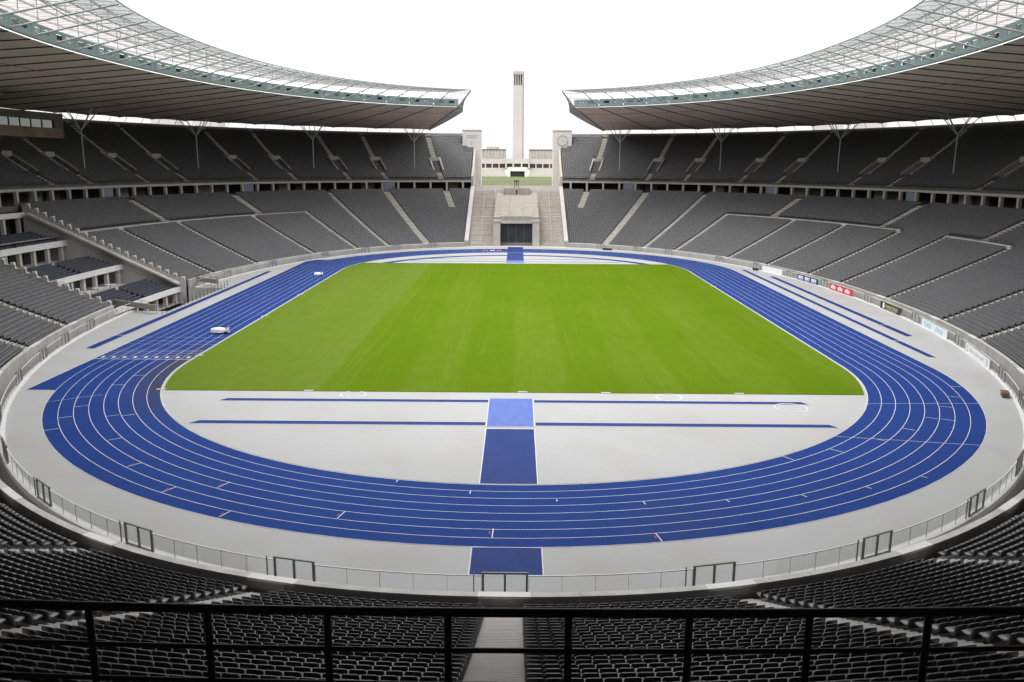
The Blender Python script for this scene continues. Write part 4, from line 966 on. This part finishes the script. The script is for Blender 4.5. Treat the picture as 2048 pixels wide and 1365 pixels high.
# pillars of the gate stand where the topmost rows would be
keep = ~((abs(SE[:, 0]) < 18.0) & (SE[:, 1] > 143.6)); SE, ME = SE[keep], ME[keep]
rel = SE[:, :3]+[0, 0, .6]-CAM; dep = rel@CF; px = 1024+FOC*(rel@CR)/np.maximum(dep, .1); py = 682.5-FOC*(rel@CU)/np.maximum(dep, .1)
vis = (dep > 1) & (px > -420) & (px < 2468) & (py > -200) & (py < 1640)
SE, ME, dep, px, py = SE[vis], ME[vis], dep[vis], px[vis], py[vis]
inframe = (px > 8) & (px < 2040) & (py > 1100) & (py < 1360) & (ME[:, 0] == 0)
idx = np.where(inframe)[0]; idx = idx[np.argsort(dep[idx])][:300]
solo = np.zeros(len(SE), bool); solo[idx] = True
bm_, pm_, fm_ = back_mesh(), pan_mesh(), foot_mesh()
def as_mesh(m_, name, mat):
    me = bpy.data.meshes.new(name); me.from_pydata(np.concatenate(m_.v).tolist(), [], m_.f); me.materials.append(MAT[mat]); me.update(); return me
meb, mep, mef = as_mesh(bm_, 'backrest', 'seat_grey'), as_mesh(pm_, 'seat_pan', 'seat_grey'), as_mesh(fm_, 'foot', 'dark_steel')
CEN = [367.1, 355.7, 344.4, 333.9, 378.1, 389.6, 400]
names = {367.1: 'the central stairs'}
groups_ = {}
for i in idx: groups_.setdefault((int(ME[i, 1]), int(np.searchsorted(sorted(CEN), ME[i, 2]))), []).append(i)
for (ri, sec), lst in groups_.items():
    C = sorted(CEN); lst = sorted(lst, key=lambda i: ME[i, 2])
    lo, hi = C[sec-1], C[min(sec, len(C)-1)]
    same = np.where((ME[:, 0] == 0) & (ME[:, 1] == ri) & (ME[:, 2] > lo) & (ME[:, 2] < hi))[0]; same = same[np.argsort(ME[same, 2])]
    rank = {int(j): k for k, j in enumerate(same)}
    for i in lst:
        if hi <= 367.2:      # left of the central stairs in the picture
            k = len(same)-rank[int(i)]; st_ = 'central stairs' if abs(hi-367.1) < .1 else 'first left side stairs' if abs(hi-355.7) < .1 else 'second left side stairs'; side = 'left of'
        else:
            k = rank[int(i)]+1; st_ = 'central stairs' if abs(lo-367.1) < .1 else 'first right side stairs' if abs(lo-378.1) < .1 else 'second right side stairs'; side = 'right of'
        t_ = thing('stadium_seat', f'black seat, {nth(k)} {side} the {st_} in the {nth(ri+1)} row up from the wall', 'seat', SE[i, :3], 'black stadium seats in the near stand', SE[i, 3]+random.uniform(-.015, .015))
        for nm, me in (('seat_pan', mep), ('backrest', meb), ('foot', mef)): link(bpy.data.objects.new(nm, me), t_)
def mass(name, sel, vb, fb, mat):
    q = SE[sel]; k = len(q)
    c, s = np.cos(q[:, 3]), np.sin(q[:, 3]); jx = rng.normal(0, .006, k)
    X = q[:, 0, None]+(vb[None, :, 0]+jx[:, None])*c[:, None]-vb[None, :, 1]*s[:, None]
    Y = q[:, 1, None]+(vb[None, :, 0]+jx[:, None])*s[:, None]+vb[None, :, 1]*c[:, None]
    Z = q[:, 2, None]+vb[None, :, 2]+0*c[:, None]
    V = np.stack([X, Y, Z], -1).reshape(-1, 3).astype(np.float32); nv = len(vb)
    lens = np.array([len(f_) for f_ in fb]); flat = np.concatenate([np.array(f_) for f_ in fb])
    loops = (flat[None]+np.arange(k)[:, None]*nv).reshape(-1); tot = np.tile(lens, k); st = np.r_[0, np.cumsum(tot)[:-1]]
    me = bpy.data.meshes.new(name); me.vertices.add(len(V)); me.vertices.foreach_set('co', V.ravel())
    me.loops.add(len(loops)); me.loops.foreach_set('vertex_index', loops.astype(np.int32))
    me.polygons.add(len(tot)); me.polygons.foreach_set('loop_start', st.astype(np.int32)); me.polygons.foreach_set('loop_total', tot.astype(np.int32))
    me.update(calc_edges=True); me.materials.append(MAT[mat])
    return tag(link(bpy.data.objects.new(name, me)), kind='stuff')
near = (dep < 75) & (SE[:, 1] < -60) & ~solo
vb, fb = seat_mesh_low()
hv, hf = np.concatenate(bm_.v+pm_.v), bm_.f+[tuple(i+len(np.concatenate(bm_.v)) for i in f_) for f_ in pm_.f]
tag(mass('near_stand_seats', near, hv, hf, 'seat_grey'), 'black seats of the near lower stand beyond the closest rows', 'seats')
tag(mass('stand_seats', ~near & ~solo, vb, fb, 'seat_grey'), 'dark grey seats filling the lower and upper stands round the arena', 'seats')
print('SEATS', len(SE), 'near', int(near.sum()), 'solo', int(solo.sum()))
# padded seats of the guest boxes
r2 = []
for k, (dd, zt, zb) in enumerate(LV[:3]):
    for q in range(6):
        d_ = dd+.45+.82*q+.25; z0 = zt-.62+.26*q
        for a, b in ((VA+1.6, 240.6), (241.5, VB-2.6)):
            Ss = arcstep(d_, a, b, .62); pp = P(Ss, d_, z0); _, n_ = base(Ss); r2.append(np.c_[pp, np.arctan2(-n_[:, 0], n_[:, 1])])
SE = np.concatenate(r2)
tag(mass('box_seats', np.ones(len(SE), bool), vb*[1.25, 1.15, 1.2], fb, 'seat_navy'), 'dark navy padded seats on the three guest box terraces', 'seats')

# ------------------------------------------------------------------ railing right in front of the viewer
hr = thing('front_handrail', 'thick black three-bar handrail along the front of the upper stand in the foreground', 'handrail', Pv(367.3, 33.75, 16.88))
S = np.linspace(352.2, 381.8, 60)
for z, r in ((18.30, .038), (17.965, .022), (17.66, .022)): MB().tube(P(S, 33.75, z), r, 10).build('rail', 'black_steel', hr, smooth=True)
Sa = np.linspace(352, 382, 6000); qa = P(Sa, 33.75, 0); La = np.r_[0, np.cumsum(np.hypot(*np.diff(qa[:, :2], axis=0).T))]; L0 = np.interp(367.15, Sa, La)
for k in range(-22, 23):
    s = float(np.interp(L0+.963*k, La, Sa)); MB().tube([Pv(s, 33.75, 16.87), Pv(s, 33.75, 18.29)], .032, 8).build('post', 'black_steel', hr, smooth=True)
